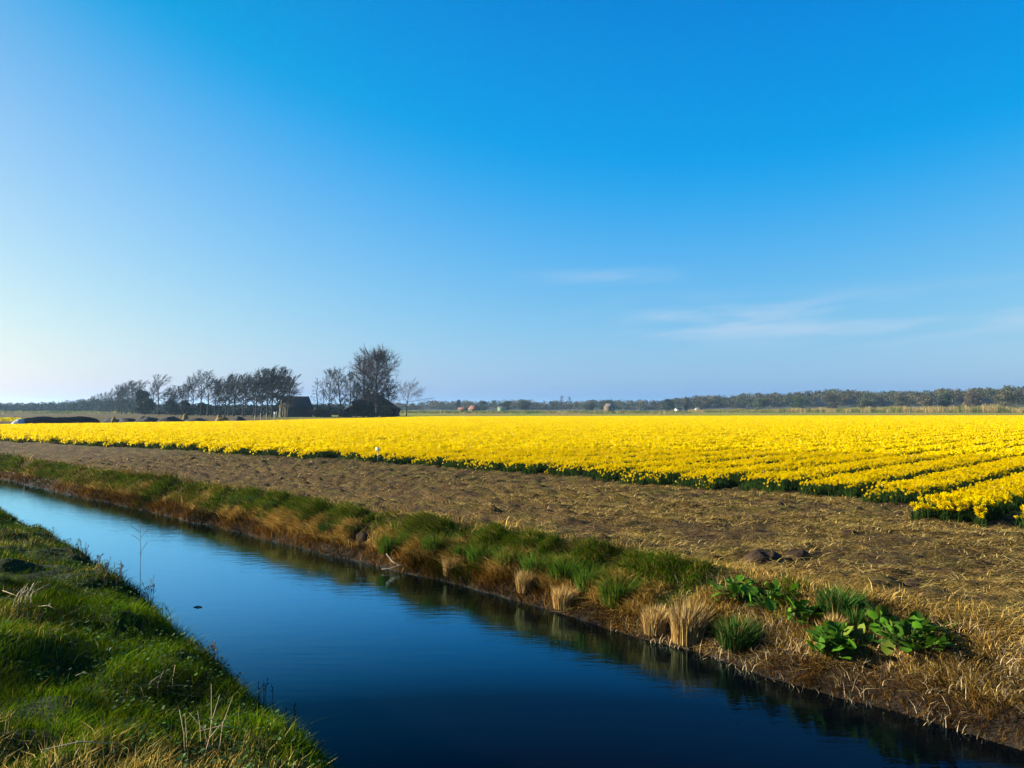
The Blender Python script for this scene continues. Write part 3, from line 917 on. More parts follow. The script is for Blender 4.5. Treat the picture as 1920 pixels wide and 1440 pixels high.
mound('brush_pile', 'low dark brush pile between the tan pile and the posts', 'pile', (gx(448, 108), 108, 0), (2.6, 2.2, zat(782, 108)), M_STACK, 34, 0.1, None, 0.3)
M_POST = plain('weathered_post', (0.34, 0.34, 0.20), 0.8, 0.2)
pl = ['shortest pale post beside the straw pile', 'pale post second from the straw pile', 'pale post in the middle of the row before the barn', 'leaning pale post next to the white board', 'tall pale post at the barn gable']
for k, (px, top) in enumerate([(478, 779), (489, 775), (500, 776), (512, 777), (519, 771)]):
    q = MB(); Yd = 125
    q.tube([(0, 0, -0.3), (0.02 * (k == 3) * 5, 0, zat(top, Yd) * .5), (0.05 * (k == 3) * 5, 0, zat(top, Yd))], [0.06, 0.055, 0.05], 6)
    tag(link('garden_post', q.mesh('garden_post', True), M_POST, None, (gx(px, Yd), Yd, 0)), pl[k], 'post', 'posts before the barn')
o = thing('notice_board', 'small white board on a leg before the barn gable', 'board', (gx(516, 124), 124, 0))
q = MB(); q.box((0, 0, 1.2), (0.38, 0.05, 0.5)); link('board', q.mesh('board'), M_WHITE, o)
q = MB(); q.tube([(0, 0.04, -0.2), (0, 0.04, 1.3)], 0.04, 6); link('post', q.mesh('post'), M_POST, o)

# reeds in front of the wood and lawn by the barn
rng = np.random.default_rng(17)
n_ = 26000
px = rng.uniform(1290, 2050, n_)
Yd = rng.uniform(385, 440, n_) - 0.03 * (px - 1300)
hh = (np.interp(px, [1290, 1480, 1500, 1780, 1800, 2050], [1.3, 1.8, 2.2, 2.9, 3.4, 3.2]) * (0.55 + 0.9 * vnoise(px / 22, Yd / 20, 3)) * rng.uniform(0.6, 1.1, n_))
colr = np.array([0.55, 0.40, 0.15]) * rng.uniform(0.55, 1.2, (n_, 1))
colr = np.where((vnoise(px / 15, Yd / 15, 8) > 0.55)[:, None], np.array([0.26, 0.24, 0.06]), colr)
V, P_, C = join_blades([blades(np.stack([gx(px, Yd), Yd, np.zeros(n_)], 1), hh, rng.uniform(.12, .3, n_), rng.uniform(-.6, .6, n_), rng.normal(0, .3, (n_, 2)), colr)])
tag(link('reed_bed', mesh_np('reed_bed', V, P_, C), M_DRY), 'strip of pale reeds in front of the far wood', 'reeds', kind='stuff')
n_ = 16000
px = rng.uniform(-60, 1300, n_)
Yd = rng.uniform(300, 480, n_)
hh = rng.uniform(.3, 1.0, n_) * (0.4 + 1.1 * vnoise(px / 18, Yd / 25, 4))
cc = np.where((vnoise(px / 40, Yd / 30, 9) > 0.5)[:, None], np.array([0.34, 0.27, 0.09]), np.array([0.14, 0.17, 0.025])) * rng.uniform(.7, 1.2, (n_, 1))
V, P_, C = join_blades([blades(np.stack([gx(px, Yd), Yd, np.zeros(n_)], 1), hh, rng.uniform(.15, .4, n_), rng.uniform(-.6, .6, n_), rng.normal(0, .3, (n_, 2)), cc)])
tag(link('rough_grass', mesh_np('rough_grass', V, P_, C), M_DRY), 'rough grass of the far meadow strip', 'grass', kind='stuff')

# ------------------------------------------------------------------ daffodil field
PITCH = 1.55
BED0 = 3.97                                  # centre of the nearest full bed
HALF = 0.525


def v_near(u):
    return np.interp(u, [-40, 1.5, 2.4, 3.0, 4.6, 4.9, 24, 32, 41, 53, 100, 140], [14.4, 14.8, 15.3, 15.1, 15.1, 17.2, 17.5, 16.2, 15.5, 13.2, 11, 11])


def v_low(u):
    return np.maximum(v_near(u), np.interp(u, [94, 96, 125, 126], [0, 49, 106, 300]))


def v_far(u):
    return np.interp(u, [-60, 42, 85, 125], [238, 219, 168, 106])


def bed_jit(k):
    return (_hash(np.asarray(k, float), np.asarray(k, float) * 0 + 4, 9) - 0.5) * 0.55


YEL = np.array([(0.60, 0.455, 0.0), (0.62, 0.475, 0.0), (0.58, 0.435, 0.0), (0.63, 0.495, 0.002)])
rng = np.random.default_rng(5)
ks = np.arange(-24, 79)
samp_u, samp_v = [], []
for k in ks:
    uc = BED0 + PITCH * k
    v0, v1 = float(v_low(uc) + bed_jit(k)), float(v_far(uc))
    if v1 <= v0 or uc > 125:
        continue
    cnt = int((v1 - v0) * 2 * HALF * 230)
    samp_u.append(uc + rng.uniform(-1, 1, cnt) * HALF * (1 + .04 * rng.normal(size=cnt)))
    vv_ = rng.uniform(v0, v1, cnt); vv_ = np.where(vv_ < v0 + .5, vv_ + .3 * fbm(samp_u[-1] * 2.2, vv_ * 0 + k, 3, 2), vv_); samp_v.append(vv_)
su, sv = np.concatenate(samp_u), np.concatenate(samp_v)
sx, sy = uv_xy(su, sv)
sd = np.hypot(sx, sy)
keep = (rng.random(len(su)) < np.minimum(1, (38 / sd) ** 1.2)) & (np.abs(sx) < sy * 0.80 + 6) & (sy > 4)
# worn gaps in the crop seen as thin brown lines
su, sv, sx, sy, sd = (a[keep] for a in (su, sv, sx, sy, sd))
gap = ((np.abs(sy - 43 - (sx + 6.5) * 0.25) < 0.45) & (np.abs(sx + 5.2) < 2.2)) | ((np.abs(sy - 34 - (sx - 6.5) * 0.5) < .30) & (np.abs(sx - 6.5) < 3.0))
su, sv, sx, sy, sd = (a[~gap] for a in (su, sv, sx, sy, sd))
order = np.argsort(sd)
su, sv, sx, sy, sd = (a[order] for a in (su, sv, sx, sy, sd))


def bloom_arrays(n_near):
    """template of a daffodil head facing +x: six petals and a trumpet"""
    V, T, tint = [], [], []
    for q in range(6):
        a = q * math.pi / 3
        for (rr, off, xx) in ((0.004, 0, 0.0), (0.026, -0.38, 0.006), (0.045, 0, 0.002), (0.026, 0.38, 0.006)):
            V.append((xx, math.cos(a + off) * rr, math.sin(a + off) * rr)); tint.append(1.0)
        b0 = q * 4
        T += [(b0, b0 + 1, b0 + 2), (b0, b0 + 2, b0 + 3)]
    c0 = len(V)
    for q in range(5):
        a = q * 2 * math.pi / 5
        V.append((0.002, math.cos(a) * 0.010, math.sin(a) * 0.010)); tint.append(0.8)
        V.append((0.034, math.cos(a) * 0.018, math.sin(a) * 0.018)); tint.append(0.8)
    for q in range(5):
        a0, a1 = c0 + q * 2, c0 + ((q + 1) % 5) * 2
        T += [(a0, a1, a1 + 1), (a0, a1 + 1, a0 + 1)]
    return np.array(V), np.array(T), np.array(tint)


BV, BT, BTINT = bloom_arrays(0)
FV = np.array([(0, 0.040, 0.004), (0, 0.012, 0.042), (0, -0.040, 0.012), (0, -0.018, -0.040), (0, 0.026, -0.034), (0.03, 0, 0)])
FT = np.array([(5, 0, 1), (5, 1, 2), (5, 2, 3), (5, 3, 4), (5, 4, 0)])
N_THINGS = 300
n_all = len(su)


def frame(n_, rg, spread=1.0):
    a = SUN_AZ_XY + rg.normal(0, spread, n_)
    p_ = rg.normal(0.3, 0.3, n_)
    fx = np.stack([np.cos(a) * np.cos(p_), np.sin(a) * np.cos(p_), np.sin(p_)], 1)
    fy = np.stack([-np.sin(a), np.cos(a), np.zeros(n_)], 1)
    fz = np.cross(fx, fy)
    return fx, fy, fz


SUN_AZ_XY = math.atan2(math.cos(SUN_AZ), math.sin(SUN_AZ))
bedk = np.round((su - BED0) / PITCH)
edge = np.minimum(HALF - np.abs(su - (BED0 + PITCH * bedk)), (sv - v_low(BED0 + PITCH * bedk)) * 0.7)
zb = zxy(sx, sy)
front = sv - v_low(BED0 + PITCH * bedk) - bed_jit(bedk)
hz = -0.19 * np.clip(1 - front / 0.35, 0, 1) * rng.random(n_all) + 0.33 + rng.normal(0, 0.013, n_all) - 0.10 * np.clip(1 - edge / 0.2, 0, 1) * rng.random(n_all) + 0.02 * fbm(sx * .7, sy * .7, 61, 2)
scl = np.maximum(0.72, (sd / 40) ** 0.45)
col = YEL[rng.integers(0, 4, n_all)] * rng.uniform(0.92, 1.05, (n_all, 1))
pale = rng.random(n_all) < 0.012
col[pale] = (0.66, 0.56, 0.12)
in_frame = (np.abs(sx / sy) < 0.66) & (sy > 5)
ones = np.flatnonzero(in_frame)[:N_THINGS]          # the nearest plants in view become single things
is_one = np.zeros(n_all, bool); is_one[ones] = True

Vs, Ps, Cs, nn = [], [], [], 0


def emit(sel, TV, TT, tint):
    global nn
    n_ = len(sel)
    fx, fy, fz = frame(n_, rng)
    S = scl[sel][:, None, None]
    W = (TV[None, :, 0, None] * fx[:, None] + TV[None, :, 1, None] * fy[:, None] + TV[None, :, 2, None] * fz[:, None]) * S
    W[:, :, 2] *= np.minimum(1.0, 1.6 / S[:, :, 0])
    base = np.stack([sx[sel], sy[sel], zb[sel] + hz[sel]], 1)
    V = (base[:, None] + W).reshape(-1, 3)
    C = (col[sel][:, None] * np.stack([np.ones(len(TV)), tint, tint], 1)[None]).reshape(-1, 3)
    Vs.append(V); Cs.append(C)
    Ps.append((np.arange(n_)[:, None, None] * len(TV) + TT[None]).reshape(-1, 3) + nn)
    nn += len(V)


idx = np.flatnonzero(~is_one)
emit(idx[sd[idx] < 32], BV, BT, BTINT)
emit(idx[sd[idx] >= 32], FV, FT, np.array([1, 1, 1, 1, 1, .8]))
flower_tris = [np.concatenate(Ps)]
Vf, Cf = np.concatenate(Vs), np.concatenate(Cs)
# strap leaves and stems
near_i = idx[(sd[idx] < 60)]
rep = np.repeat(near_i, np.where(sd[near_i] < 30, 3, 1))
n_ = len(rep)
jx = rng.normal(0, .05, (n_, 2))
bx_, by_ = sx[rep] + jx[:, 0], sy[rep] + jx[:, 1]
LG = np.array([(0.022, 0.046, 0.010), (0.034, 0.062, 0.010), (0.016, 0.036, 0.012)])
lv, lq, lt, lc = blades(np.stack([bx_, by_, zxy(bx_, by_) - .01], 1), rng.uniform(.12, .30, n_), rng.uniform(.012, .024, n_) * np.maximum(1, sd[rep] / 30), rng.uniform(0, 6.28, n_), rng.normal(0, .07, (n_, 2)),
                        LG[rng.integers(0, 3, n_)] * rng.uniform(.8, 1.2, (n_, 1)))
# understorey: a low ridge of foliage on each bed
bvs, bqs, bcs, bn = [], [], [], 0
prof = np.array([(-0.50, -0.05), (-0.44, 0.08), (-0.3, 0.15), (0, 0.17), (0.3, 0.15), (0.44, 0.08), (0.50, -0.05)])
for k in ks:
    uc = BED0 + PITCH * k
    v0, v1 = float(v_low(uc) + bed_jit(k)), float(v_far(uc))
    if v1 <= v0 or uc > 125:
        continue
    vv = v0 + 0.35 + np.concatenate([np.linspace(0, 0.25, 3), np.geomspace(0.6, max(1.0, v1 - v0), 70)])
    vv = vv[vv < v1]
    if len(vv) < 3:
        continue
    UU = uc + prof[:, 0][None] + np.zeros((len(vv), 1))
    VV = vv[:, None] + np.zeros((1, 7))
    ZZ = prof[:, 1][None] + 0.03 * fbm(UU * 4, VV * 2, 71, 2)
    ZZ[0] = -0.05
    XX, YY = uv_xy(UU, VV)
    i, j = np.meshgrid(np.arange(len(vv) - 1), np.arange(6), indexing='ij')
    bqs.append(np.stack([i * 7 + j, i * 7 + j + 1, (i + 1) * 7 + j + 1, (i + 1) * 7 + j], -1).reshape(-1, 4) + bn)
    bvs.append(np.stack([XX, YY, ZZ], -1).reshape(-1, 3))
    dd = np.hypot(XX, YY).ravel()
    f_ = smooth((dd - 35) / 50)[:, None]
    bcs.append(np.array([0.030, 0.050, 0.012]) * (1 - f_) + np.array([0.42, 0.30, 0.002]) * f_)
    bn += len(bvs[-1])
nl = len(Vf)
nb = nl + len(lv)
Vall = np.concatenate([Vf, lv] + bvs)
Call = np.concatenate([Cf, lc] + bcs)
polys = [np.concatenate(flower_tris + [lt + nl]), np.concatenate([lq + nl] + [np.concatenate(bqs) + nb])]
# the next field of yellow flowers far to the left
n2 = 7000
qx, qy = rng.uniform(-150, -75, n2), rng.uniform(121, 150, n2)
kk = qx < gx(40, qy)
qx, qy = qx[kk], qy[kk]
fv2, fq2, ft2, fc2 = blades(np.stack([qx, qy, zxy(qx, qy)], 1), rng.uniform(.25, .38, len(qx)), rng.uniform(.3, .6, len(qx)), rng.uniform(-.5, .5, len(qx)), rng.normal(0, .1, (len(qx), 2)), YEL[rng.integers(0, 4, len(qx))])
polys[0] = np.concatenate([polys[0], ft2 + len(Vall)])
polys[1] = np.concatenate([polys[1], fq2 + len(Vall)])
Vall = np.concatenate([Vall, fv2]); Call = np.concatenate([Call, fc2])
tag(link('daffodil_field', mesh_np('daffodil_field', Vall, polys, Call), M_FLOWER), 'field of yellow daffodils in long beds', 'daffodils', kind='stuff')


def daffodil_mesh(seed):
    rg = np.random.default_rng(seed)
    q = MB()
    hgt = 0.33
    q.tube([(0, 0, -0.02), (0.008, 0.004, hgt * .6), (0, 0, hgt)], [0.005, 0.004, 0.004], 4, (0.05, 0.10, 0.02))
    for a in range(5):
        an = rg.uniform(0, 6.28)
        ln = rg.normal(0, .08, 2)
        v_, q_, t_, c_ = blades(np.array([[rg.normal(0, .02), rg.normal(0, .02), -0.02]]), np.array([rg.uniform(.2, .34)]), np.array([.018]), np.array([an]), ln[None], LG[[a % 3]])
        q.add(v_, q_, t_, c_)
    S = 1.2
    tilt = rg.normal(0.12, 0.2)
    R = np.array(rotz(0)) @ np.array([(math.cos(tilt), 0, -math.sin(tilt)), (0, 1, 0), (math.sin(tilt), 0, math.cos(tilt))])
    W = BV @ R.T * S + np.array([0, 0, hgt])
    c = YEL[seed % 4]
    q.add(W, None, BT, c[None] * np.stack([np.ones(len(BV)), BTINT, BTINT], 1))
    return q.mesh('daffodil')


dm = [daffodil_mesh(k) for k in range(6)]
rg = np.random.default_rng(55)
for q, i_ in enumerate(ones):
    o = link('daffodil', dm[q % 6], M_FLOWER, None, (sx[i_], sy[i_], zb[i_]))
    o.rotation_euler = (0, 0, SUN_AZ_XY + rg.normal(0, .9))
    o.scale = (1, 1, max(0.7, hz[i_] / 0.33))
    tag(o, 'yellow daffodil among the nearest flowers at the ends of the beds', 'daffodil', 'nearest daffodils at the bed ends')

# ------------------------------------------------------------------ marker post in the flowers
px, Yd = 709, 29.0
o = thing('marker_post', 'thin white marker post with a small pale plate among daffodils', 'post', (gx(px, Yd), Yd, float(zxy(gx(px, Yd), Yd))))
q = MB(); q.tube([(0, 0, -0.1), (0, 0, 0.48)], 0.013, 6); link('pole', q.mesh('pole'), M_WHITE, o)
q = MB(); q.box((0, -0.02, 0.47), (0.15, 0.02, 0.13)); link('plate', q.mesh('plate'), plain('pale_yellow_plastic', (0.80, 0.76, 0.40), 0.5, 0.05), o)

# ------------------------------------------------------------------ near bank grass
rng = np.random.default_rng(23)


def scatter(n_, u0, u1, v0, v1):
    return rng.uniform(u0, u1, n_), rng.uniform(v0, v1, n_)


parts = []
GREEN = np.array([(0.042, 0.092, 0.003), (0.080, 0.125, 0.003), (0.024, 0.066, 0.003), (0.110, 0.130, 0.004)])
STRAW = np.array([(0.42, 0.275, 0.065), (0.30, 0.185, 0.038), (0.58, 0.42, 0.14), (0.16, 0.090, 0.020)])
for n_, u0, u1 in ((150000, 1.5, 8.5), (70000, 8.5, 19), (12000, 19, 60)):
    u, v = scatter(n_, u0, u1, -1.2, 5.3)
    e = crest(u)
    ok = (v < e + 0.55 + .1 * rng.normal(size=n_)) & (rng.random(n_) < np.where(v < 0.2, 0.35, 1.0))
    u, v = u[ok], v[ok]
    x, y = uv_xy(u, v)
    z = height(u, v)
    ok = z > WATER - .02
    u, v, x, y, z = (a[ok] for a in (u, v, x, y, z))
    n_ = len(u)
    cl = fbm(u * 1.3, v * 1.9, 51, 3)
    tuft = fbm(u * 5, v * 5, 52, 2)
    d = np.hypot(x, y)
    h = (0.040 + 0.055 * np.clip(cl + 0.4, 0, 1) + 0.05 * np.clip(tuft, 0, 1)) * rng.uniform(.6, 1.35, n_)
    c = GREEN[rng.integers(0, 4, n_)] * rng.uniform(.55, 1.2, (n_, 1)) * np.clip(.85 + .9 * fbm(u * 1.7, v * 2.3, 57, 3), .4, 1.3)[:, None]
    dry = (fbm(u * 0.9 + 7, v * 1.3, 53, 3) + rng.normal(0, .3, n_)) > 0.34
    c[dry] = (STRAW[rng.integers(0, 4, dry.sum())] * np.array([.8, .82, .7]))
    lean = rng.normal(0, 1, (n_, 2)) * (h * 0.55)[:, None] + np.array([SN, CS]) * (h * 0.35)[:, None]
    parts.append(blades(np.stack([x, y, z - .01], 1), h, rng.uniform(.003, .0065, n_) * np.maximum(1, d / 7), rng.uniform(0, 6.28, n_), lean, c))
V, P_, C = join_blades(parts)
tag(link('grass', mesh_np('grass', V, P_, C), M_GRASS), 'short green grass covering the near ditch bank', 'grass', kind='stuff')

# small round leaves of weeds in the near grass
parts_V, parts_Q, parts_C, k0 = [], [], [], 0


def leaf_shapes(P0, size, az_, pitch, col):
    """six-sided cupped leaves"""
    n_ = len(P0)
    d = np.stack([np.cos(az_) * np.cos(pitch), np.sin(az_) * np.cos(pitch), np.sin(pitch)], 1)
    sd_ = np.stack([-np.sin(az_), np.cos(az_), np.zeros(n_)], 1)
    up_ = np.cross(d, sd_)
    T_ = [(0, 0, 0), (0.35, 0.42, 0.06), (0.75, 0.36, 0.05), (1.0, 0, -0.05), (0.75, -0.36, 0.05), (0.35, -0.42, 0.06), (0.5, 0, -0.03)]
    V = np.stack([P0 + size[:, None] * (a * d + b_ * sd_ + c_ * up_) for a, b_, c_ in T_], 1).reshape(-1, 3)
    i = np.arange(n_)[:, None] * 7
    T = np.concatenate([i + np.array([[6, q, (q + 1) % 6]]) for q in range(6)])
    return V, T, np.repeat(col, 7, axis=0)


n_ = 22000
u, v = scatter(n_, 1.8, 14, 0.5, 4.6)
msk = ((fbm(u * 1.1 + 3, v * 1.1, 81, 3) + 0.9 * np.exp(-((v - crest(u) + .35) / .5) ** 2) + rng.normal(0, .15, n_)) > 0.55) & (v < crest(u) + .35)
u, v = u[msk], v[msk]
x, y = uv_xy(u, v)
n_ = len(u)
z = height(u, v) + rng.uniform(.02, .11, n_)
V, T, C = leaf_shapes(np.stack([x, y, z], 1), rng.uniform(.010, .027, n_), rng.uniform(0, 6.28, n_), rng.normal(.25, .4, n_), np.array([.035, .075, .010]) * rng.uniform(.6, 1.5, (n_, 1)))
tag(link('weed_leaves', mesh_np('weed_leaves', V, [T], C), M_LEAF), 'small rounded weed leaves in the near bank grass', 'weeds', kind='stuff')

PGF = [(0.042, 0.105, 0.004), (0.080, 0.135, 0.005), (0.028, 0.078, 0.004), (0.13, 0.135, 0.008)]
# ------------------------------------------------------------------ far bank grass, straw litter
parts = []
for n_, u0, u1 in ((90000, 0.2, 10), (70000, 10, 26), (40000, 26, 62)):
    u, v = scatter(n_, u0, u1, 6.6, 9.9)
    t_ = (v - water_edge(u)) / bank_width(u)
    ok = (t_ > -.02) & (t_ < 1.5) & (rng.random(n_) < np.interp(t_, [0, .1, .85, 1.1, 1.5], [.8, 1, .8, .25, .04]))
    u, v, t_ = u[ok], v[ok], t_[ok]
    x, y = uv_xy(u, v)
    z = height(u, v)
    n_ = len(u)
    d = np.hypot(x, y)
    grn = fbm(u * 0.8, v * 0.5, 91, 3) + 0.9 * np.clip(t_ - .5, -.5, .35) - 1.6 * np.clip(t_ - .95, 0, 1) + np.interp(u, [2, 4, 6, 10, 13, 18, 24, 40], [-.26, -.12, .08, .34, .12, .10, .22, .34])
    isg = grn + rng.normal(0, .18, n_) > 0.34
    c = STRAW[rng.integers(0, 4, n_)] * rng.uniform(.65, 1.15, (n_, 1)) * np.array([1.0, .92, .75])
    c[isg] = GREEN[rng.integers(0, 4, isg.sum())] * rng.uniform(.7, 1.2, (isg.sum(), 1)) * np.array([1.15, 1.1, 1])
    c *= np.clip(.75 + 1.1 * fbm(u * 2.0, v * 2.6, 98, 3), .25, 1.35)[:, None]
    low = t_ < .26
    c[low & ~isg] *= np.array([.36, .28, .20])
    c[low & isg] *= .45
    h = rng.uniform(.05, .19, n_) * np.interp(u, [1, 5, 8], [.55, .7, 1]) * (0.7 + 0.8 * np.clip(fbm(u * 1.6, v * 1.6, 93, 2) + .3, 0, 1))
    ang = 9 * fbm(u * 1.2, v * 1.2, 99, 2)
    lean = rng.normal(0, 1, (n_, 2)) * (h * .6)[:, None] - np.array([SN, CS]) * (h * rng.uniform(.1, .8, n_))[:, None] + np.stack([np.cos(ang), np.sin(ang)], 1) * (h * .7)[:, None]
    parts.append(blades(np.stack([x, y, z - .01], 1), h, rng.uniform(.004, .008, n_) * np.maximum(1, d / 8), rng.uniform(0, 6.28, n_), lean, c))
for n_, ta, tb, hl, hh_, pal, ulo, uhi in ((60000, .50, 1.02, .12, .30, 'g', 3.6, 17), (42000, .20, .62, .12, .30, 's', 3.6, 17), (60000, .35, 1.02, .08, .19, 'g', 15, 46)):
    u, v = rng.uniform(ulo, uhi, n_), np.zeros(n_)
    t_ = rng.uniform(ta, tb, n_)
    v = water_edge(u) + t_ * bank_width(u)
    clump = fbm(u * 2.4, t_ * 1.2, 111 if pal == 'g' else 112, 2)
    ok = (clump > -.12) & (rng.random(n_) < np.interp(u, [3.6, 5, 13, 17, 24, 46], [.25, 1, 1, .45, .8, 1]))
    u, v, t_, clump = u[ok], v[ok], t_[ok], clump[ok]
    n_ = len(u)
    x, y = uv_xy(u, v)
    h = rng.uniform(hl, hh_, n_) * (.75 + .6 * np.clip(clump, 0, 1))
    P4 = np.array(PGF) if pal == 'g' else STRAW * np.array([1, .95, .8])
    c = P4[rng.integers(0, 4, n_)] * rng.uniform(.55, 1.2, (n_, 1))
    sw = rng.random(n_) < (.12 if pal == 'g' else 0)
    c[sw] = STRAW[0]
    lean = rng.normal(0, 1, (n_, 2)) * (h * .35)[:, None] - np.array([SN, CS]) * (h * rng.uniform(.3, 1.15, n_))[:, None] + np.array([.3, -.2]) * (h * .5)[:, None]
    parts.append(blades(np.stack([x, y, height(u, v) - .01], 1), h * .85, rng.uniform(.005, .009, n_) * np.maximum(1, np.hypot(x, y) / 9), rng.uniform(0, 6.28, n_), lean, c))
V, P_, C = join_blades(parts)
tag(link('bank_grass', mesh_np('bank_grass', V, P_, C), M_DRY), 'tangled tan and green grass on the far ditch bank', 'grass', kind='stuff')

parts = []
for n_, u0, u1 in ((230000, -1, 12), (90000, 12, 34)):
    u, v = scatter(n_, u0, u1, 7.4, 18)
    t_ = (v - water_edge(u)) / bank_width(u)
    dens = np.interp(u, [2, 9, 15, 24, 34], [1, .9, .7, .5, .35]) * np.interp(v, [7.2, 8.2, 9.6, 11, 13, 15, 18], [.6, 1, .8, .4, .45, .6, .5])
    ok = (t_ > np.where(u < 6.5, .02, .35)) & (rng.random(n_) < dens * np.clip(.45 + 1.7 * fbm(u * 1.0, v * 1.4, 95, 3), 0.04, 1)) & (v < v_near(u) + .3)
    u, v = u[ok], v[ok]
    x, y = uv_xy(u, v)
    z = height(u, v)
    n_ = len(u)
    d = np.hypot(x, y)
    L = rng.uniform(.06, .30, n_) * np.where(rng.random(n_) < .06, 1.7, 1)
    c = STRAW[rng.integers(0, 4, n_)] * rng.uniform(.45, 1.15, (n_, 1))
    a = rng.uniform(0, 6.28, n_)
    lean = np.stack([np.cos(a), np.sin(a)], 1) * L[:, None]
    parts.append(blades(np.stack([x, y, z + .004], 1), rng.uniform(.0, .05, n_), rng.uniform(.004, .008, n_) * np.maximum(1, d / 9), a + math.pi / 2, lean, c))
V, P_, C = join_blades(parts)
tag(link('straw_litter', mesh_np('straw_litter', V, P_, C), M_DRY), 'loose straw and dead stalks scattered over the bare soil', 'straw', kind='stuff')


# ------------------------------------------------------------------ tussocks and plants on the far bank
def tussock_mesh(seed, n_, R, h, pal, droop=0.9):
    rg = np.random.default_rng(seed)
    a = rg.uniform(0, 6.28, n_)
    r_ = R * np.sqrt(rg.random(n_)) * .55
    base = np.stack([np.cos(a) * r_, np.sin(a) * r_, np.full(n_, -.03)], 1)
    hh = h * rg.uniform(.55, 1.1, n_) * (1 - .35 * (r_ / R))
    out = np.stack([np.cos(a), np.sin(a)], 1) * (hh * droop * rg.uniform(.3, 1.1, n_) * (.3 + r_ / R))[:, None] + rg.normal(0, .02, (n_, 2))
    out += np.array([0.35, -0.2]) * hh[:, None] * .35
    c = np.asarray(pal)[rg.integers(0, len(pal), n_)] * rg.uniform(.7, 1.25, (n_, 1))
    V, Q_, T_, C_ = blades(base, hh, rg.uniform(.006, .011, n_), rg.uniform(0, 6.28, n_), out, c)
    return mesh_np('tussock', V, [Q_, T_], C_)


PG = [(0.040, 0.105, 0.008), (0.070, 0.130, 0.010), (0.028, 0.080, 0.008), (0.11, 0.12, 0.015)]
PD = [(0.022, 0.070, 0.010), (0.036, 0.095, 0.012), (0.014, 0.048, 0.008), (0.030, 0.080, 0.010), (0.16, 0.12, 0.04)]
PS = [(0.42, 0.27, 0.085), (0.34, 0.21, 0.065), (0.48, 0.34, 0.13), (0.22, 0.13, 0.05)]
TM_G = [tussock_mesh(300 + k, 750, .30, .30, PG) for k in range(3)]
TM_D = [tussock_mesh(310 + k, 750, .28, .28, PD) for k in range(2)]
TM_S = [tussock_mesh(320 + k, 600, .26, .42, PS, .5) for k in range(3)]
tus = [
    # px, py(base), kind, scale, label
    (452, 950, 'd', 1.25, 'dark green leafy tussock at the head of the rounded clumps'),
    (478, 944, 'd', .95, 'small dark green tussock touching the head of the rounded clumps'),
    (520, 955, 'd', 1.0, 'dark green tussock beside the brown soil hollow'),
    (547, 980, 'd', .85, 'round dark tussock low on the slope above the water'),
    (578, 978, 'g', .85, 'round lighter green tussock in the run of clumps'),
    (620, 998, 'd', 1.1, 'biggest rounded dark tussock of the run'),
    (664, 1000, 'd', .8, 'last rounded dark tussock before the fallen branch'),
    (735, 1030, 'g', 1.25, 'bright green overhanging tussock above the fallen branch'),
    (775, 1020, 'g', .95, 'smaller green tussock just past the fallen branch'),
    (822, 1035, 'g', 1.35, 'lush green tussock with a tan skirt, second past the fallen branch'),
    (868, 1045, 'g', 1.0, 'green tussock in the dip between two lush ones'),
    (905, 1052, 'g', 1.15, 'olive tussock at the middle of the green fringe'),
    (955, 1062, 'g', 1.25, 'broad green tussock above the tan overhang'),
    (1008, 1075, 'g', 1.2, 'green tussock with a dark shaded side'),
    (1060, 1080, 'g', 1.3, 'humped green tussock near the end of the fringe'),
    (1105, 1098, 'g', 1.15, 'green tussock leaning over two tan tufts'),
    (1160, 1125, 'g', 1.35, 'last big green tussock before the tall tan tuft'),
    (1378, 1205, 'd', 1.15, 'dark blue green tussock under the broad-leaved dock'),
    (1565, 1145, 'd', 1.1, 'dark green grass tuft beside the uppermost dock'),
    (1605, 1165, 'd', .95, 'thin dark grass tuft at the edge of the straw'),
    (1285, 1195, 's', 1.15, 'tall upright tan tuft standing at the water edge'),
    (1225, 1180, 's', .85, 'tan tuft left leaning beside the tall upright one'),
    (1055, 1135, 's', .85, 'tan tuft hanging under the humped green tussock'),
    (985, 1105, 's', .8, 'tan tuft hanging over the water below the broad green tussock'),
    (845, 1075, 's', .75, 'short tan tuft below the lush green tussock'),
    (1560, 1185, 's', .6, 'orange tan tuft between two docks'),
]
rg = np.random.default_rng(4)
for k, (px, py, kd, sc, lab) in enumerate(tus):
    x, y, z = hit(px, py)
    ms = {'g': TM_G, 'd': TM_D, 's': TM_S}[kd]
    o = link('grass_tussock', ms[k % len(ms)], M_GRASS if kd != 's' else M_DRY, None, (x, y, z))
    o.rotation_euler = (0, 0, rg.uniform(-.6, .6))
    o.scale = (sc, sc, sc * rg.uniform(.9, 1.1))
    tag(o, lab, 'grass tussock', 'grass tussocks on the far bank')


def dock(label, loc, R, seed, n_=100):
    rg = np.random.default_rng(seed)
    o = thing('dock_plant', label, 'plant', loc, 'broad-leaved docks on the far bank')
    a = rg.uniform(0, 6.28, n_)
    rr = R * rg.uniform(.05, .75, n_)
    P0 = np.stack([np.cos(a) * rr, np.sin(a) * rr * .8, rg.uniform(.03, .20, n_) * (1.15 - .6 * rr / R)], 1)
    V, T, C = leaf_shapes(P0, rg.uniform(.035, .15, n_), a + rg.normal(0, .9, n_), rg.normal(.6, .5, n_), np.where(rg.random((n_, 1)) < .13, np.array([.085, .11, .008]), np.array([.050, .125, .006])) * rg.uniform(.5, 1.35, (n_, 1)))
    link('leaves', mesh_np('leaves', V, [T], C), M_LEAF, o)
    q = MB()
    for i_ in range(n_):
        q.tube([(0.2 * P0[i_, 0], .2 * P0[i_, 1], -.05), P0[i_] * np.array([.7, .7, .6]), P0[i_]], [.007, .005, .004], 4, (.07, .13, .02))
    link('stems', q.mesh('stems'), M_LEAF, o)
    return o


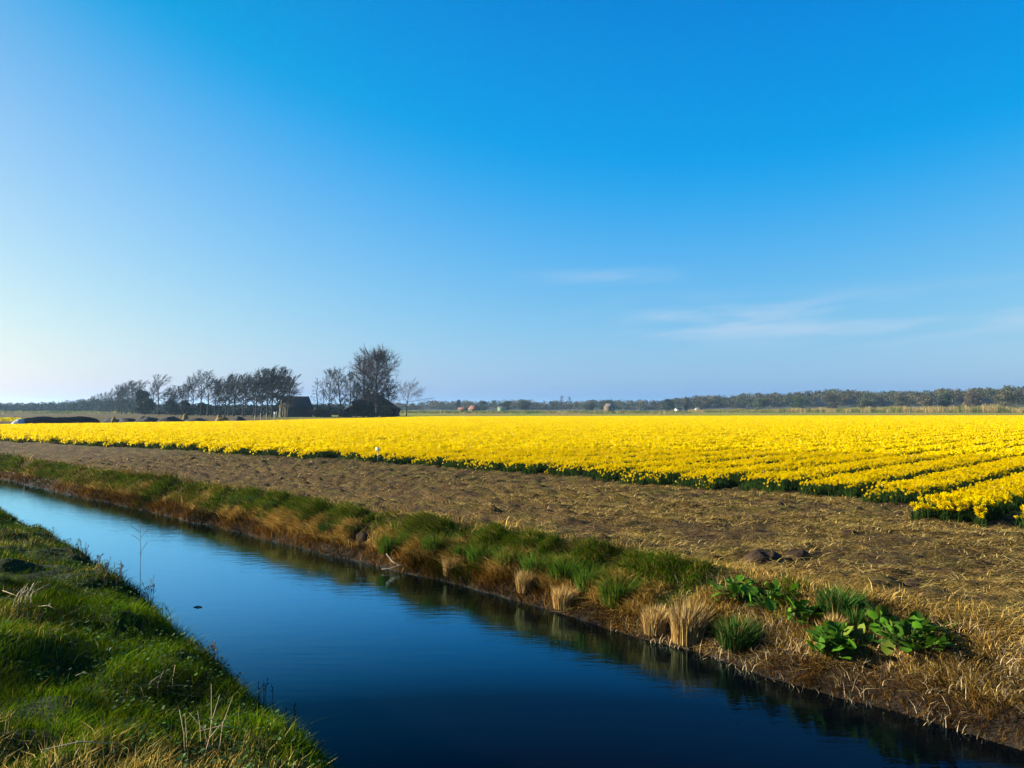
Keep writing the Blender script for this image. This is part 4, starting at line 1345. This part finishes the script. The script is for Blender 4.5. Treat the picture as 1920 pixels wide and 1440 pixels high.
for k, (px, py, R, lab) in enumerate([(1385, 1125, .38, 'uppermost bright dock clump against the straw'), (1445, 1140, .36, 'bright dock joined to the uppermost dock clump'),
                                      (1562, 1222, .40, 'dock with tall upright leaves lowest to the water'), (1712, 1208, .52, 'wide dark leaved dock at the straw edge'), (1640, 1180, .20, 'little dock sprouting between the wide dock and the grass tuft'), (1500, 1165, .22, 'small dock below the joined pair of dock clumps')]):
    x, y, z = hit(px, py)
    dock(lab, (x, y, z), R, 400 + k, (100, 95, 125, 130, 40, 45)[k])

# dead reed stubble standing on the low bank
parts = []
rng = np.random.default_rng(77)
n_ = 5200
u, v = scatter(n_, 0.3, 5.6, 6.8, 8.9)
t_ = (v - water_edge(u)) / bank_width(u)
ok = (t_ > -.12) & (t_ < .85) & (fbm(u * 1.5, v * 1.5, 97, 2) > -.35)
u, v = u[ok], v[ok]; n_ = len(u)
x, y = uv_xy(u, v)
V, P_, C = join_blades([blades(np.stack([x, y, height(u, v) - .02], 1), rng.uniform(.03, .17, n_), rng.uniform(.004, .008, n_), rng.uniform(0, 6.28, n_), rng.normal(0, .09, (n_, 2)), np.array([.46, .34, .19]) * rng.uniform(.5, 1.15, (n_, 1)))])
tag(link('reed_stubble', mesh_np('reed_stubble', V, P_, C), M_DRY), 'broken pale reed stubble on the low far bank', 'reeds', kind='stuff')

# mole hills and clods
M_CLOD = plain('dark_earth', (0.030, 0.018, 0.010), 0.95, 0.4, 9, 0.8, 0.1)
for px, py, w_, lab in [(1428, 1046, .55, 'larger dark earth mound of the pair in the stubble'), (1492, 1040, .42, 'smaller dark earth mound of the pair in the stubble'),
                        (1590, 1000, .35, 'little dark earth mound toward the flower beds'), (1335, 1045, .22, 'tiny dark clod heap left over beside the mound pair'), (1712, 1092, .3, 'dark earth mound above the wide dock'),
                        (690, 1003, .38, 'dark soil lump beside the last rounded tussock'), (570, 935, .45, 'dark soil lump on the bank top over the clumps')]:
    x, y, z = hit(px, py)
    mound('earth_mound', lab, 'mound', (x, y, z - .01), (w_, w_ * .8, w_ * .20), M_CLOD, int(px), 0.3, 'dark earth mounds', .3)

# fallen branch, floating bit of wood
M_DEAD = plain('bleached_wood', (0.36, 0.29, 0.20), 0.9, 0.3, 8)
x, y, z = hit(745, 1062)
q = MB()
q.tube([(-.18, .10, .20), (-.08, .02, .10), (.05, -.05, .04), (.22, -.06, .05), (.42, -.02, .10)], [.010, .012, .012, .010, .006], 5)
q.tube([(.05, -.05, .04), (-.1, -.12, .0), (-.22, -.14, .0)], [.009, .007, .004], 5)
q.tube([(.22, -.06, .05), (.30, .04, .12)], [.007, .004], 5)
tag(link('fallen_branch', q.mesh('fallen_branch', True), M_DEAD, None, (x, y, z)), 'bleached forked branch fallen at the water edge', 'branch')
x, y, z = hit(375, 1136)
q = MB(); q.tube([(-.05, 0, .0), (0, .01, .012), (.06, 0, .004)], [.006, .010, .005], 6)
tag(link('driftwood', q.mesh('driftwood', True), M_BARK, None, (x, y, WATER)), 'small dark bit of wood floating on the ditch', 'driftwood')

# ------------------------------------------------------------------ dead stalks on the near bank
M_STEM = plain('dead_stem', (0.05, 0.036, 0.022), 0.9, 0.3)
M_PALE = plain('pale_stem', (0.36, 0.27, 0.14), 0.85, 0.2)


def weed(label, px, py, hgt, seed, n_=4, mat=None, name='dead_weed', bend=.1, heads=True, r_=.0035, cat='weed'):
    rg = np.random.default_rng(seed)
    x, y, z = hit(px, py)
    q = MB()
    for s_ in range(n_):
        b0 = rg.normal(0, .05, 2) * (n_ > 1)
        ln = rg.normal(0, bend, 2) * hgt
        hh = hgt * rg.uniform(.6, 1.0) if n_ > 1 else hgt
        pts = [np.array([b0[0], b0[1], -.03]), np.array([b0[0] + ln[0] * .3, b0[1] + ln[1] * .3, hh * .5]), np.array([b0[0] + ln[0], b0[1] + ln[1], hh])]
        q.tube(pts, [r_, r_ * .8, r_ * .5], 4)
        if heads:
            for e in range(5):
                f_ = rg.uniform(.45, 1.0)
                p0 = pts[1] * (1 - (f_ - .5) * 2) + pts[2] * ((f_ - .5) * 2) if f_ > .5 else pts[1]
                d_ = rg.normal(0, 1, 3); d_[2] = abs(d_[2]) + .6; d_ /= np.linalg.norm(d_)
                q.tube([p0, p0 + d_ * hh * .16], [r_ * .6, r_ * .9], 4)
    o_ = link(name, q.mesh(name), mat or M_STEM, None, (x, y, z))
    return tag(o_, label, cat, 'dead stems on the near bank')


ws = ['small dead weed farthest along the near bank rim', 'dead weed with a bent twig, second from the far end of the rim', 'branching dead weed left of the tall thin stem', 'dense brown dead weed at the foot of the tall thin stem',
      'dead weed with stiff side twigs past the tall thin stem', 'slim dead weed rising from the rim over the water', 'short dead weed on the dark slope', 'thin dead weed where the rim turns down', 'low dead weed nearest the camera on the rim']
for k, (px, py, h_) in enumerate([(92, 1012, .16), (160, 1045, .22), (205, 1085, .26), (232, 1105, .28), (285, 1140, .30), (312, 1165, .27), (400, 1240, .20), (490, 1310, .20), (545, 1350, .16)]):
    weed(ws[k], px, py, h_, 500 + k, 5)
weed('single tall thin dead stem standing against the water', 268, 1110, 1.0, 520, 1, None, 'tall_stem', .03, True, .004, 'stem')
weed('sheaf of pale dry stalks leaning over the near grass', 395, 1400, .32, 530, 8, M_PALE, 'dry_stalks', .35, False, .0022, 'stalks')
weed('short pale dry stalks beside the leaning sheaf', 300, 1300, .16, 531, 5, M_PALE, 'dry_stalks', .5, False, .002, 'stalks')
weed('flattened pale straw tuft in the upper near grass', 50, 1130, .14, 532, 14, M_PALE, 'dry_stalks', .9, False, .004, 'stalks')
sl = ['longest pale stalk lying flat by the picture foot', 'pale stalk lying in the grass near the bank rim', 'short pale stalk lying in the grass hollow', 'pale stalk lying crosswise below the leaning sheaf']
for k, (px, py, L, a) in enumerate([(160, 1415, .30, .2), (95, 1150, .22, -.5), (165, 1278, .10, 0), (420, 1380, .22, .1)]):
    x, y, z = hit(px, py)
    q = MB(); q.tube([(-L / 2, 0, .05), (0, .01, .07), (L / 2, 0, .055)], [.003, .0035, .002], 5)
    o = link('fallen_stalk', q.mesh('fallen_stalk', True), M_PALE, None, (x, y, z)); o.rotation_euler = (0, 0, a)
    tag(o, sl[k], 'stalk', 'pale stalks lying in the near grass')

# ------------------------------------------------------------------ haze
hzm = bpy.data.materials.new('haze'); hzm.use_nodes = True
hn, hl_ = hzm.node_tree.nodes, hzm.node_tree.links
hn.remove(hn['Principled BSDF'])
pv = hn.new('ShaderNodeVolumePrincipled')
pv.inputs['Color'].default_value = (0.45, 0.70, 0.95, 1)
pv.inputs['Density'].default_value = 0.00016
pv.inputs['Anisotropy'].default_value = 0.35
hl_.new(pv.outputs[0], hn['Material Output'].inputs['Volume'])
q = MB(); q.box((0, 0, 16.6), (7600, 7600, 38)); me = q.mesh('haze')
tag(link('haze', me, hzm), 'thin blue haze over the flat land', 'haze', kind='stuff')
